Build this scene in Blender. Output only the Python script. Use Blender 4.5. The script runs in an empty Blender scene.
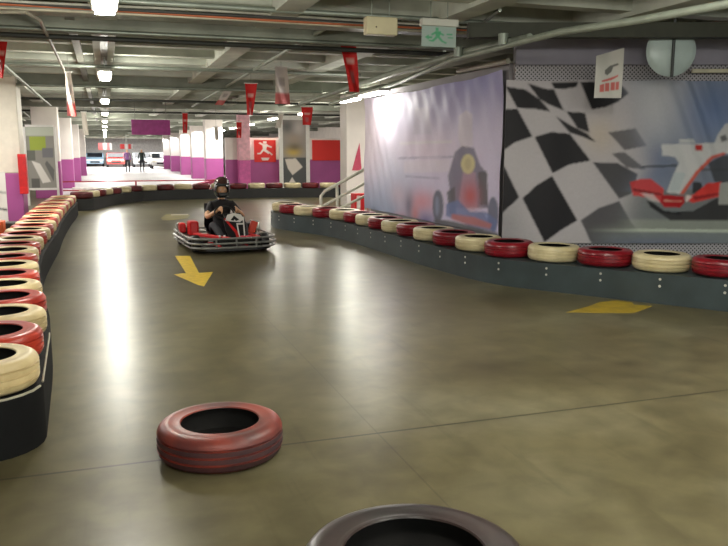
import bpy, bmesh, math, random
import numpy as np
from mathutils import Vector, Matrix
random.seed(7)
S = bpy.context.scene
COL = S.collection
PI = math.pi
# ---------------------------------------------------------------- camera
F = 760.0; H = 1.5
PITCH = math.atan(121 / F); YAW = math.atan(259 / math.hypot(F, 121))
cd = bpy.data.cameras.new('camera'); cam = bpy.data.objects.new('camera', cd); COL.objects.link(cam)
cam.location = (0, 0, H)
cam.rotation_euler = (PI / 2 - PITCH, 0, -YAW)
cd.sensor_width = 36; cd.lens = 36 * F / 728; cd.clip_end = 500; cd.clip_start = .05
cd.dof.use_dof = False
S.camera = cam
# ---------------------------------------------------------------- world + exposure
w = bpy.data.worlds.new('world'); S.world = w; w.use_nodes = True
w.node_tree.nodes['Background'].inputs[0].default_value = (.80, .86, .80, 1)
w.node_tree.nodes['Background'].inputs[1].default_value = 1.0
S.view_settings.view_transform = 'Standard'; S.view_settings.look = 'None'
S.view_settings.gamma = 1; S.view_settings.use_curve_mapping = False
S.view_settings.exposure = 0.8
LAMP = 24.0          # strength of the fluorescent tubes
FARLIGHT = 80.0     # power of the unseen fill lights added over the far hall
def area(name, loc, size, power, color=(1, .97, .9), rot=(0, 0, 0), sy=None):
    l = bpy.data.lights.new(name, 'AREA'); l.energy = power; l.size = size; l.color = color
    if sy: l.shape = 'RECTANGLE'; l.size_y = sy
    o = bpy.data.objects.new(name, l); COL.objects.link(o); o.location = loc; o.rotation_euler = rot
    return o
for yy in (31, 39, 48, 58, 68):
    area('far_hall_fill', (.06, yy, 2.62), .4, FARLIGHT, (1, .98, .96), sy=5.0)
    area('far_hall_fill', (5.0, yy + 3, 2.62), .4, FARLIGHT, (1, .98, .96), sy=5.0)
area('parking_light', (2, 78, 2.9), 9.0, 1500, (1, .97, .93))
area('track_fill', (3.0, 3.4, 3.0), 3.0, 42, (1, .97, .86), sy=4.0)  # unseen overhead fill added for the foreground and near banner
area('side_hall_fill', (9.5, 19, 2.95), 2.0, 260, (1, .97, .93), sy=6.0)
area('side_hall_fill', (-2.6, 13.5, 2.95), 1.0, 130, (1, .97, .93), sy=5.0)  # unseen fill added to brighten the big left column
area('side_hall_fill', (-3.2, 22, 2.95), 1.2, 90, (1, .97, .93), sy=6.0)
# ---------------------------------------------------------------- pixel helpers (photo frame 728x546 -> points in the place)
fw = np.array([math.sin(YAW) * math.cos(PITCH), math.cos(YAW) * math.cos(PITCH), -math.sin(PITCH)])
rt = np.array([math.cos(YAW), -math.sin(YAW), 0]); up = np.cross(rt, fw)
def ray(x, y): return fw + rt * (x - 364) / F + up * (273 - y) / F
def gz(x, y, z=0.0):
    d = ray(x, y); t = (z - H) / d[2]; return Vector(d * t) + Vector((0, 0, H))
def gx(x, y, X):
    d = ray(x, y); t = X / d[0]; return Vector(d * t) + Vector((0, 0, H))
def gy(x, y, Yw):
    d = ray(x, y); t = Yw / d[1]; return Vector(d * t) + Vector((0, 0, H))
def proj(P):
    d = np.asarray(P, float) - np.array([0, 0, H]); z = d @ fw
    return 364 + F * (d @ rt) / z, 273 - F * (d @ up) / z
# ---------------------------------------------------------------- materials
def lin(c):
    return tuple(((v / 255) / 12.92 if v / 255 <= .04045 else ((v / 255 + .055) / 1.055) ** 2.4) for v in c)
MATS = {}
def mat(name, rgb, rough=.6, metal=0., var=.12, scale=8., bump=0., rgb2=None, spec=.5, coat=0.):
    if name in MATS: return MATS[name]
    m = bpy.data.materials.new(name); m.use_nodes = True; nt = m.node_tree; b = nt.nodes['Principled BSDF']
    c = lin(rgb); c2 = lin(rgb2) if rgb2 else tuple(v * (1 - var) for v in c); c1 = tuple(min(1, v * (1 + (0 if rgb2 else var))) for v in c)
    tc = nt.nodes.new('ShaderNodeTexCoord'); n = nt.nodes.new('ShaderNodeTexNoise'); n.inputs['Scale'].default_value = scale
    n.inputs['Detail'].default_value = 5
    nt.links.new(tc.outputs['Object'], n.inputs['Vector'])
    r = nt.nodes.new('ShaderNodeValToRGB'); r.color_ramp.elements[0].position = .35; r.color_ramp.elements[1].position = .65
    r.color_ramp.elements[0].color = (*c1, 1); r.color_ramp.elements[1].color = (*c2, 1)
    nt.links.new(n.outputs['Fac'], r.inputs[0]); nt.links.new(r.outputs[0], b.inputs['Base Color'])
    b.inputs['Roughness'].default_value = rough; b.inputs['Metallic'].default_value = metal
    b.inputs['Specular IOR Level'].default_value = spec; b.inputs['Coat Weight'].default_value = coat
    if bump:
        bp = nt.nodes.new('ShaderNodeBump'); bp.inputs['Strength'].default_value = bump; bp.inputs['Distance'].default_value = .01
        nt.links.new(n.outputs['Fac'], bp.inputs['Height']); nt.links.new(bp.outputs[0], b.inputs['Normal'])
    MATS[name] = m; return m
def emit(name, rgb, s):
    if name in MATS: return MATS[name]
    m = bpy.data.materials.new(name); m.use_nodes = True; b = m.node_tree.nodes['Principled BSDF']
    b.inputs['Base Color'].default_value = (.9, .9, .9, 1); b.inputs['Emission Color'].default_value = (*rgb, 1); b.inputs['Emission Strength'].default_value = s
    MATS[name] = m; return m
def printmat(name, rough=.45, spec=.5):
    if name in MATS: return MATS[name]
    m = bpy.data.materials.new(name); m.use_nodes = True; nt = m.node_tree; b = nt.nodes['Principled BSDF']
    a = nt.nodes.new('ShaderNodeVertexColor'); a.layer_name = 'print'
    n = nt.nodes.new('ShaderNodeTexNoise'); n.inputs['Scale'].default_value = 60
    mx = nt.nodes.new('ShaderNodeMixRGB'); mx.blend_type = 'MULTIPLY'; mx.inputs[0].default_value = .12
    nt.links.new(a.outputs['Color'], mx.inputs[1]); nt.links.new(n.outputs['Fac'], mx.inputs[2])
    nt.links.new(mx.outputs[0], b.inputs['Base Color'])
    b.inputs['Roughness'].default_value = rough; b.inputs['Specular IOR Level'].default_value = spec
    MATS[name] = m; return m
def holes(name, rgb, dark, pitch=.022, fill=.32):
    # perforated sheet: round holes in a regular grid, dark behind
    m = bpy.data.materials.new(name); m.use_nodes = True; nt = m.node_tree; b = nt.nodes['Principled BSDF']; L = nt.links
    tc = nt.nodes.new('ShaderNodeTexCoord'); mp = nt.nodes.new('ShaderNodeMapping')
    mp.inputs['Rotation'].default_value = (0, PI / 4, 0); mp.inputs['Scale'].default_value = (1 / pitch,) * 3
    L.new(tc.outputs['Object'], mp.inputs[0])
    fr = nt.nodes.new('ShaderNodeVectorMath'); fr.operation = 'FRACTION'; L.new(mp.outputs[0], fr.inputs[0])
    sb = nt.nodes.new('ShaderNodeVectorMath'); sb.operation = 'SUBTRACT'; sb.inputs[1].default_value = (.5, .5, .5); L.new(fr.outputs[0], sb.inputs[0])
    mu = nt.nodes.new('ShaderNodeVectorMath'); mu.operation = 'MULTIPLY'; mu.inputs[1].default_value = (1, 0, 1); L.new(sb.outputs[0], mu.inputs[0])
    ln = nt.nodes.new('ShaderNodeVectorMath'); ln.operation = 'LENGTH'; L.new(mu.outputs[0], ln.inputs[0])
    lt = nt.nodes.new('ShaderNodeMath'); lt.operation = 'LESS_THAN'; lt.inputs[1].default_value = fill; L.new(ln.outputs['Value'], lt.inputs[0])
    mx = nt.nodes.new('ShaderNodeMixRGB'); mx.inputs[1].default_value = (*lin(rgb), 1); mx.inputs[2].default_value = (*lin(dark), 1)
    L.new(lt.outputs[0], mx.inputs[0]); L.new(mx.outputs[0], b.inputs['Base Color']); b.inputs['Roughness'].default_value = .5
    return m
# ---------------------------------------------------------------- mesh builder
class MB:
    def __init__(s): s.v = []; s.f = []; s.mi = []
    def add(s, vs, fs, mi=0):
        o = len(s.v); s.v += [tuple(v) for v in vs]; s.f += [tuple(i + o for i in f) for f in fs]; s.mi += [mi] * len(fs); return s
    def box(s, c, d, mi=0, rz=0., M=None):
        x, y, z = d[0] / 2, d[1] / 2, d[2] / 2
        vs = [Vector((a * x, b * y, e * z)) for a in (-1, 1) for b in (-1, 1) for e in (-1, 1)]
        R = M if M is not None else Matrix.Rotation(rz, 3, 'Z')
        vs = [R @ v + Vector(c) for v in vs]
        return s.add(vs, [(0, 1, 3, 2), (4, 6, 7, 5), (0, 4, 5, 1), (2, 3, 7, 6), (0, 2, 6, 4), (1, 5, 7, 3)], mi)
    def tube(s, pts, r, n=8, mi=0, closed=False, cap=True):
        pts = [Vector(p) for p in pts]; N = len(pts); rs = r if isinstance(r, (list, tuple)) else [r] * N
        prev = None; vs = []
        for i, p in enumerate(pts):
            if closed: t = (pts[(i + 1) % N] - pts[i - 1]).normalized()
            else: t = (pts[min(i + 1, N - 1)] - pts[max(i - 1, 0)]).normalized()
            a = prev if prev is not None else (Vector((0, 0, 1)) if abs(t.z) < .9 else Vector((1, 0, 0)))
            b = (a - t * a.dot(t)).normalized(); prev = b; c = t.cross(b)
            vs += [p + (b * math.cos(2 * PI * k / n) + c * math.sin(2 * PI * k / n)) * rs[i] for k in range(n)]
        fs = []
        for i in range(N if closed else N - 1):
            j = (i + 1) % N
            fs += [(i * n + k, i * n + (k + 1) % n, j * n + (k + 1) % n, j * n + k) for k in range(n)]
        if cap and not closed: fs += [tuple(range(n))[::-1], tuple((N - 1) * n + k for k in range(n))]
        return s.add(vs, fs, mi)
    def lathe(s, prof, c=(0, 0, 0), n=32, mi=0, M=None, closed=False, mis=None):
        R = M if M is not None else Matrix.Identity(3); vs = []
        for (r, z) in prof:
            vs += [R @ Vector((r * math.cos(2 * PI * k / n), r * math.sin(2 * PI * k / n), z)) + Vector(c) for k in range(n)]
        P = len(prof)
        for i in range(P if closed else P - 1):
            j = (i + 1) % P
            fs = [(i * n + k, i * n + (k + 1) % n, j * n + (k + 1) % n, j * n + k) for k in range(n)]
            if i == 0: o = len(s.v); s.v += [tuple(v) for v in vs]
            s.f += [tuple(q + o for q in f) for f in fs]; s.mi += [mis[i] if mis else mi] * len(fs)
        return s
    def prism(s, poly, h0, h1, mi=0, M=None, c=(0, 0, 0)):
        R = M if M is not None else Matrix.Identity(3); n = len(poly)
        vs = [R @ Vector((x, y, h0)) + Vector(c) for x, y in poly] + [R @ Vector((x, y, h1)) + Vector(c) for x, y in poly]
        return s.add(vs, [tuple(range(n))[::-1], tuple(range(n, 2 * n))] + [(i, (i + 1) % n, n + (i + 1) % n, n + i) for i in range(n)], mi)
    def sphere(s, c, r, mi=0, nu=16, nv=10, sc=(1, 1, 1)):
        prof = [(max(1e-4, r * math.sin(PI * i / nv)) , -r * math.cos(PI * i / nv)) for i in range(nv + 1)]
        M = Matrix.Diagonal(Vector(sc)); return s.lathe(prof, c, nu, mi, M)
    def build(s, name, mats, parent=None, loc=None, rz=0., smooth=False, bevel=0., autos=None):
        me = bpy.data.meshes.new(name); me.from_pydata(s.v, [], s.f)
        if not isinstance(mats, (list, tuple)): mats = [mats]
        for m in mats: me.materials.append(m)
        me.polygons.foreach_set('material_index', s.mi)
        bm = bmesh.new(); bm.from_mesh(me); bmesh.ops.recalc_face_normals(bm, faces=bm.faces); bm.to_mesh(me); bm.free()
        if smooth:
            me.polygons.foreach_set('use_smooth', [True] * len(me.polygons))
            me.set_sharp_from_angle(angle=math.radians(autos or 40))
        o = bpy.data.objects.new(name, me); COL.objects.link(o)
        if parent: o.parent = parent
        if loc is not None: o.location = loc
        o.rotation_euler.z = rz
        if bevel:
            b = o.modifiers.new('bevel', 'BEVEL'); b.width = bevel; b.segments = 2; b.limit_method = 'ANGLE'
        return o
def tag(o, label, cat, group=None, kind=None):
    o['label'] = label; o['category'] = cat
    if group: o['group'] = group
    if kind: o['kind'] = kind
    return o
def struct(o): o['kind'] = 'structure'; return o
def thing(name, label, cat, loc=(0, 0, 0), rz=0., group=None):
    o = bpy.data.objects.new(name, None); COL.objects.link(o); o.empty_display_size = .1
    o.location = loc; o.rotation_euler.z = rz; return tag(o, label, cat, group)
def dup(o, label=None, loc=None, rz=None):
    c = o.copy(); COL.objects.link(c)
    if loc is not None: c.location = loc
    if rz is not None: c.rotation_euler.z = rz
    if label: c['label'] = label
    for ch in list(o.children):
        d = ch.copy(); COL.objects.link(d); d.parent = c
        for g in list(ch.children):
            e = g.copy(); COL.objects.link(e); e.parent = d
    return c
# prints: a gridded sheet carrying a printed picture as a colour attribute
def inpoly(px, py, poly):
    inside = np.zeros(px.shape, bool); n = len(poly)
    for i in range(n):
        x0, y0 = poly[i]; x1, y1 = poly[(i + 1) % n]
        c = ((y0 > py) != (y1 > py))
        with np.errstate(divide='ignore', invalid='ignore'):
            c &= px < (x1 - x0) * (py - y0) / (y1 - y0 + 1e-12) + x0
        inside ^= c
    return inside
def L3(c): return np.array(lin(c))
def fill(C, m, c, a=1.0):
    a = (m * a)[:, None] if not np.isscalar(a) or True else a
    return C * (1 - a) + L3(c) * a
def sheet(name, o, u, W, Hh, nu, nv, colour, matl, parent=None, fold=None, back=None, thick=.004, width=None):
    """printed sheet: o bottom-left corner as seen, u unit dir to the right as seen, normal towards viewer"""
    o = Vector(o); u = Vector(u).normalized(); n = Vector((u.y, -u.x, 0)); ang = math.atan2(u.y, u.x)
    a, b = np.meshgrid(np.linspace(0, 1, nu + 1), np.linspace(0, 1, nv + 1)); a = a.ravel(); b = b.ravel()
    wx = (width(b) if width else 1.0)
    lx = (a - .5) * W * wx + W / 2; lz = b * Hh
    d = fold(lx, lz, a, b) if fold else np.zeros_like(lx)
    if isinstance(d, tuple): dx, d, dz = d; lx = lx + dx; lz = lz + dz
    P = np.stack([o.x + u.x * lx + n.x * d, o.y + u.y * lx + n.y * d, o.z + lz], 1)
    px, py = proj(P)
    Cc = sum(colour(px + ox * .85, py + oy * .85, np.clip(a + ox * .5 / nu, 0, 1), np.clip(b - oy * .5 / nv, 0, 1)) for ox in (-1, 0, 1) for oy in (-1, 0, 1)) / 9
    N = len(lx); V = np.zeros((2 * N, 3)); V[:N, 0] = lx; V[:N, 1] = -d; V[:N, 2] = lz; V[N:] = V[:N]; V[N:, 1] += thick
    fs = []; k = nu + 1
    for j in range(nv):
        for i in range(nu):
            q = j * k + i; fs.append((q, q + 1, q + k + 1, q + k)); fs.append((N + q, N + q + k, N + q + k + 1, N + q + 1))
    rim = [i for i in range(nu)] + [nu + j * k for j in range(nv)] + [nv * k + nu - i for i in range(nu)] + [(nv - j) * k for j in range(nv)]
    for i in range(len(rim)): p, q = rim[i], rim[(i + 1) % len(rim)]; fs.append((p, N + p, N + q, q))
    me = bpy.data.meshes.new(name); me.from_pydata(V.tolist(), [], fs); me.materials.append(matl)
    ca = me.color_attributes.new('print', 'FLOAT_COLOR', 'POINT')
    arr = np.ones((2 * N, 4)); arr[:N, :3] = Cc; arr[N:, :3] = Cc if back is None else L3(back)
    ca.data.foreach_set('color', arr.ravel().astype(np.float32))
    me.polygons.foreach_set('use_smooth', [True] * len(me.polygons)); me.set_sharp_from_angle(angle=.8)
    ob = bpy.data.objects.new(name, me); COL.objects.link(ob)
    if parent: ob.parent = parent
    ob.location = o; ob.rotation_euler.z = ang
    return ob
def flat(c): return lambda px, py, a, b: np.tile(L3(c), (len(a), 1))

# ================================================================ SETTING
# floor: polished stained concrete with saw-cut joints
def floor_mat():
    m = bpy.data.materials.new('polished_concrete'); m.use_nodes = True; nt = m.node_tree; b = nt.nodes['Principled BSDF']; L = nt.links
    tc = nt.nodes.new('ShaderNodeTexCoord')
    def noise(sc, det=6, dist=0., vec=None):
        n = nt.nodes.new('ShaderNodeTexNoise'); n.inputs['Scale'].default_value = sc; n.inputs['Detail'].default_value = det; n.inputs['Distortion'].default_value = dist
        L.new(vec or tc.outputs['Object'], n.inputs['Vector']); return n
    def ramp(inp, els):
        r = nt.nodes.new('ShaderNodeValToRGB'); e = r.color_ramp.elements
        e[0].position, e[0].color = els[0][0], (*lin(els[0][1]), 1); e[1].position, e[1].color = els[-1][0], (*lin(els[-1][1]), 1)
        for p, c in els[1:-1]: q = e.new(p); q.color = (*lin(c), 1)
        L.new(inp, r.inputs[0]); return r
    n1 = noise(.8, 8, .6); r1 = ramp(n1.outputs['Fac'], FLOOR_COLS)
    n2 = noise(5, 4, .3); r2 = ramp(n2.outputs['Fac'], [(.3, (196, 194, 190)), (.7, (255, 255, 255))])
    mx = nt.nodes.new('ShaderNodeMixRGB'); mx.blend_type = 'MULTIPLY'; mx.inputs[0].default_value = .8
    L.new(r1.outputs[0], mx.inputs[1]); L.new(r2.outputs[0], mx.inputs[2])
    # scuffs: stretched noise
    mp = nt.nodes.new('ShaderNodeMapping'); mp.inputs['Rotation'].default_value = (0, 0, .5); mp.inputs['Scale'].default_value = (9, .9, 1); L.new(tc.outputs['Object'], mp.inputs[0])
    n3 = noise(1.0, 5, .4, mp.outputs[0]); r3 = ramp(n3.outputs['Fac'], [(.60, (255, 255, 255)), (.72, (190, 188, 185))])
    mx2 = nt.nodes.new('ShaderNodeMixRGB'); mx2.blend_type = 'MULTIPLY'; mx2.inputs[0].default_value = .35
    L.new(mx.outputs[0], mx2.inputs[1]); L.new(r3.outputs[0], mx2.inputs[2])
    # joints
    sp = nt.nodes.new('ShaderNodeSeparateXYZ'); L.new(tc.outputs['Object'], sp.inputs[0])
    def joint(sock, off, per, wd):
        a = nt.nodes.new('ShaderNodeMath'); a.operation = 'SUBTRACT'; a.inputs[1].default_value = off; L.new(sock, a.inputs[0])
        p = nt.nodes.new('ShaderNodeMath'); p.operation = 'PINGPONG'; p.inputs[1].default_value = per / 2; L.new(a.outputs[0], p.inputs[0])
        l = nt.nodes.new('ShaderNodeMath'); l.operation = 'LESS_THAN'; l.inputs[1].default_value = wd; L.new(p.outputs[0], l.inputs[0]); return l
    j1 = joint(sp.outputs['Y'], 3.69, 9.5, .009); j2 = joint(sp.outputs['X'], 1.32, 9.8, .005); j3 = joint(sp.outputs['X'], 4.58, 9.8, .005)
    def faint(j):
        f = nt.nodes.new('ShaderNodeMath'); f.operation = 'MULTIPLY'; f.inputs[1].default_value = .4; L.new(j.outputs[0], f.inputs[0]); return f
    j2 = faint(j2); j3 = faint(j3)
    ad = nt.nodes.new('ShaderNodeMath'); ad.operation = 'MAXIMUM'; L.new(j1.outputs[0], ad.inputs[0]); L.new(j2.outputs[0], ad.inputs[1])
    ad2 = nt.nodes.new('ShaderNodeMath'); ad2.operation = 'MAXIMUM'; L.new(ad.outputs[0], ad2.inputs[0]); L.new(j3.outputs[0], ad2.inputs[1])
    sc = nt.nodes.new('ShaderNodeMath'); sc.operation = 'MULTIPLY'; sc.inputs[1].default_value = .75; L.new(ad2.outputs[0], sc.inputs[0])
    mx3 = nt.nodes.new('ShaderNodeMixRGB'); mx3.inputs[2].default_value = (*lin((38, 34, 26)), 1); L.new(sc.outputs[0], mx3.inputs[0]); L.new(mx2.outputs[0], mx3.inputs[1])
    L.new(mx3.outputs[0], b.inputs['Base Color'])
    rr = nt.nodes.new('ShaderNodeMapRange'); rr.inputs[3].default_value = FLOOR_ROUGH[0]; rr.inputs[4].default_value = FLOOR_ROUGH[1]; L.new(n2.outputs['Fac'], rr.inputs[0]); L.new(rr.outputs[0], b.inputs['Roughness'])
    bp = nt.nodes.new('ShaderNodeBump'); bp.inputs['Strength'].default_value = .06; bp.inputs['Distance'].default_value = .004
    n4 = noise(3.5, 3); L.new(n4.outputs['Fac'], bp.inputs['Height']); L.new(bp.outputs[0], b.inputs['Normal'])
    b.inputs['Specular IOR Level'].default_value = .20
    return m
FLOOR_COLS = [(.3, (84, 77, 54)), (.5, (102, 95, 69)), (.7, (116, 111, 88))]
FLOOR_ROUGH = (.285, .33)
fl = MB().box((10, 34, -.1), (60, 116, .2)).build('floor', floor_mat()); struct(fl)
fl2 = MB().box((1.7, 62, .004), (7.2, 66, .008)).box((9.3, 40, .004), (7.0, 20, .008)).build('trim_1', mat('pale_far_floor', (200, 196, 196), .35, var=.05, scale=.6)); struct(fl2)  # thin paler floor layer across the far hall

concrete = mat('ceiling_concrete', (190, 194, 182), .85, var=.18, scale=1.7, bump=.2)
concrete_d = mat('beam_concrete', (136, 140, 128), .85, var=.2, scale=2.0)
# ceiling: slab with cross ribs and long joists (coffers)
mb = MB()
mb.box((10, 42, 3.62), (60, 92, .2))
yy = -2.9; ys = []
while yy < 90:
    mb.box((8, yy, 3.29), (46, .20 if yy < 40 else .3, .50)); yy += 1.15 if yy < 40 else 2.3
ceiling = mb.build('ceiling', concrete); struct(ceiling)
mb = MB()
for x in (-5.65, -3.75, -1.85, .06, 1.95, 3.85, 5.75, 7.65, 9.55, 11.45):
    mb.box((x, 42, 3.27), (.30, 92, .56))
struct(mb.build('trim_2', concrete))
mb = MB()
for k in range(0, 11):
    mb.box((8, 9.7 + 8 * k, 3.13), (46, .42, .50))
struct(mb.build('trim_3', concrete_d))
mb = MB(); yy = -2.9
while yy < 38:
    for x in (1.95, 3.85, 5.75, .06): mb.box((x - .20, yy + .575, 3.33), (.12, .62, .26))
    yy += 1.15
struct(mb.build('trim_7', mat('pale_rib_end_block', (196, 202, 192), .8, var=.15, scale=2)))  # pale blocks between the ribs, on one side of the joists
purple = mat('purple_wall_paint', (164, 78, 140), .5, var=.06, scale=2)
white = mat('white_wall_paint', (226, 218, 212), .55, var=.05, scale=2)
red_paint = mat('red_wall_paint', (214, 42, 36), .45, var=.06)
def wallseg(name, a, b, z0, z1, zs, th=.15, hi=None, lo=None, idx=None):
    a = Vector(a); b = Vector(b); d = (b - a); L_ = d.length; ang = math.atan2(d.y, d.x); c = (a + b) / 2
    m = MB(); 
    m.box((0, 0, (z0 + zs) / 2), (L_, th, zs - z0), 1); m.box((0, 0, (zs + z1) / 2), (L_, th, z1 - zs), 0)
    return struct(m.build(name, [hi or white, lo or purple], loc=(c.x, c.y, 0), rz=ang))
wallseg('wall_left', (-5.2, -8), (-5.2, 76), 0, 3.5, 1.2)
wallseg('wall_far', (-5.2, 88), (20, 88), 0, 3.5, .9, lo=mat('grey_wall_paint', (150, 146, 146)), hi=mat('pale_grey_wall', (196, 194, 192)))
wallseg('wall_right', (13.5, 9), (13.5, 88), 0, 3.5, 1.2)
# low partition beyond the track on the right
wallseg('wall_middle', (gy(226, 187, 28.6).x, 28.56), (12.5, 28.56), 0, 2.02, 1.22, th=.2, hi=white)
# wall behind the track banners
plaster = mat('grey_plaster', (150, 147, 150), .7, var=.08, scale=1.2)
WX = 4.95; CORN = Vector((WX, 8.72, 0)); U2 = Vector((rt[0], rt[1], 0))
wallseg('wall_banner_side', (WX + .06, 14.3), (WX + .06, 8.9), 0, 2.62, .3, th=.1, hi=plaster, lo=plaster)
pe = CORN + U2 * 7; nrm2 = Vector((U2.y, -U2.x, 0))
p0 = CORN - nrm2 * .12
wallseg('wall_banner_front', (p0.x, p0.y), (p0.x + U2.x * 7, p0.y + U2.y * 7), 0, 2.88, .3, th=.12, hi=plaster, lo=plaster)
# perforated steel cladding in front of it
m = MB().box((3.5, 0, 1.33), (7.0, .02, 2.50))
q = CORN - nrm2 * .04
struct(m.build('trim_4', holes('perforated_steel', (176, 172, 178), (66, 64, 66), pitch=.036, fill=.30), loc=q, rz=math.atan2(U2.y, U2.x)))
m = MB().box((3.5, 0, 2.74), (7.0, .10, .30)).box((3.5, -.06, 2.60), (7.0, .05, .04))
struct(m.build('trim_5', mat('lilac_fascia', (150, 146, 160), .6, var=.06, scale=3), loc=q, rz=math.atan2(U2.y, U2.x)))

# ================================================================ columns
def column(x, y, w_, label, split=1.25, top=3.05, hi=None, lo=None, band=None):
    t = thing('column', label, 'column', (x, y, 0), group='painted columns of the hall')
    m = MB().box((0, 0, split / 2), (w_, w_, split)); m.build('base', lo or purple, t, bevel=.02)
    m = MB().box((0, 0, (split + top) / 2), (w_, w_, top - split)); m.build('shaft', hi or white, t, bevel=.02)
    return t
p = gy(22, 173, 17.2)
c1 = column(p.x - .45, 17.6, .9, 'big white and purple column at far left beside the red hose cabinet', split=max(.9, p.z), hi=mat('cream_column', (225, 218, 200), .55, var=.04))
for i, (px_, Y_) in enumerate(((60, 27.), (73, 34.), (80, 42.), (86, 52.))):
    p = gy(px_, 160, Y_); column(p.x - .4, Y_ + .4, .8, ['left hand white and purple column just past the framed picture', 'left hand white and purple column, second past the framed picture', 'left hand white and purple column, third past the framed picture', 'most distant white and purple column on the left'][i], split=1.2)
for i, (px_, Y_) in enumerate(((206, 36.), (192, 44.), (181, 52.), (171, 61.), (164, 70.))):
    p = gy(px_, 160, Y_); column(p.x + .4, Y_ + .4, .8, ['white and purple column right of the bright hall, nearest of that row', 'white and purple column right of the bright hall, second of its row', 'white and purple column right of the bright hall, middle of its row', 'white and purple column right of the bright hall, fourth of its row', 'white and purple column right of the bright hall, nearest to the parked white car'][i], split=1.2)
p = gz(354, 206); pc = column(p.x, p.y, .62, 'white column with a red pointed mark beside the white ramp railing', split=.35, lo=white)
m = MB().prism([(-.16, 0), (.12, 0), (.06, .75)], 0, .006, 0, Matrix.Rotation(PI / 2, 3, 'X'), (0, -.316, 1.0)); m.build('painted_mark', mat('faded_red_mark', (190, 70, 96)), pc)
pc2 = gy(242, 150, 28.6); column(pc2.x, 28.24, .42, 'pale pink column left of the red running figure sign', split=1.2, hi=mat('pale_pink', (232, 178, 190)), lo=mat('pink_paint', (206, 96, 160)), top=2.9)

# ================================================================ tyres
rubber_in = mat('tyre_inner_rubber', (20, 18, 17), .8, var=.3)
def tyre_mesh(R, Wd, mats):
    k = R / .3; h = Wd / .18
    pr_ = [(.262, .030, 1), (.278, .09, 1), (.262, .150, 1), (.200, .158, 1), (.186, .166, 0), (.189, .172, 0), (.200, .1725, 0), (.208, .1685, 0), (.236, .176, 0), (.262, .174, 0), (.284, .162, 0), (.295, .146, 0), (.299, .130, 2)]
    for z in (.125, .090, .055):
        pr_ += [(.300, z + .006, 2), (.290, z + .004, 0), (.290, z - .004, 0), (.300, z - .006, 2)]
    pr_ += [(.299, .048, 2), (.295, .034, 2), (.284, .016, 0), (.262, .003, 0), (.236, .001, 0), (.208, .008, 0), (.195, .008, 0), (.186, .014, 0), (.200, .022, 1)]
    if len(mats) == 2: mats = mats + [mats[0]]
    m = MB(); m.lathe([(r * k, z * h) for r, z, _ in pr_], n=48, closed=True, mis=[q for _, _, q in pr_])
    o = m.build('tyre', mats, smooth=True, autos=50); return o
def tyre_paint(name, c, c2, rough=.42):
    m = mat(name, c, rough, scale=5, rgb2=c2, bump=.15, spec=.5); return m
T_red = tyre_paint('worn_red_tyre_paint', (142, 56, 42), (88, 46, 44))
T_red2 = tyre_paint('bright_red_tyre_paint', (184, 58, 38), (156, 42, 30), .35)
T_crim = tyre_paint('crimson_tyre_paint', (138, 22, 34), (112, 16, 28), .3)
T_cream = tyre_paint('cream_tyre_paint', (226, 206, 158), (196, 174, 128), .45)
T_wht = tyre_paint('off_white_tyre_paint', (214, 202, 164), (186, 172, 132), .4)
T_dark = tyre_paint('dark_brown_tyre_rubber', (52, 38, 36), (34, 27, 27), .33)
T_dred = tyre_paint('dark_red_tyre_paint', (112, 24, 26), (74, 22, 24), .45)
def single(pos, R, mats, label, group=None, rz=0):
    o = tyre_mesh(R, .18, mats); o.location = pos; o.rotation_euler.z = rz; return tag(o, label, 'tyre', group)
T_tread = tyre_paint('worn_shaded_tread_rubber', (80, 42, 42), (56, 36, 40), .7)  # worn tread, with the shade of the tyre's side put into its colour
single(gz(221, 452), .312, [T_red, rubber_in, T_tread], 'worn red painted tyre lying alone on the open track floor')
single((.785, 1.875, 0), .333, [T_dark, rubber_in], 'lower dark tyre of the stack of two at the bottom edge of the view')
single((.785, 1.875, .199), .333, [T_dark, rubber_in], 'upper dark brown tyre at the very bottom edge of the view, nearest the camera')

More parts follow.
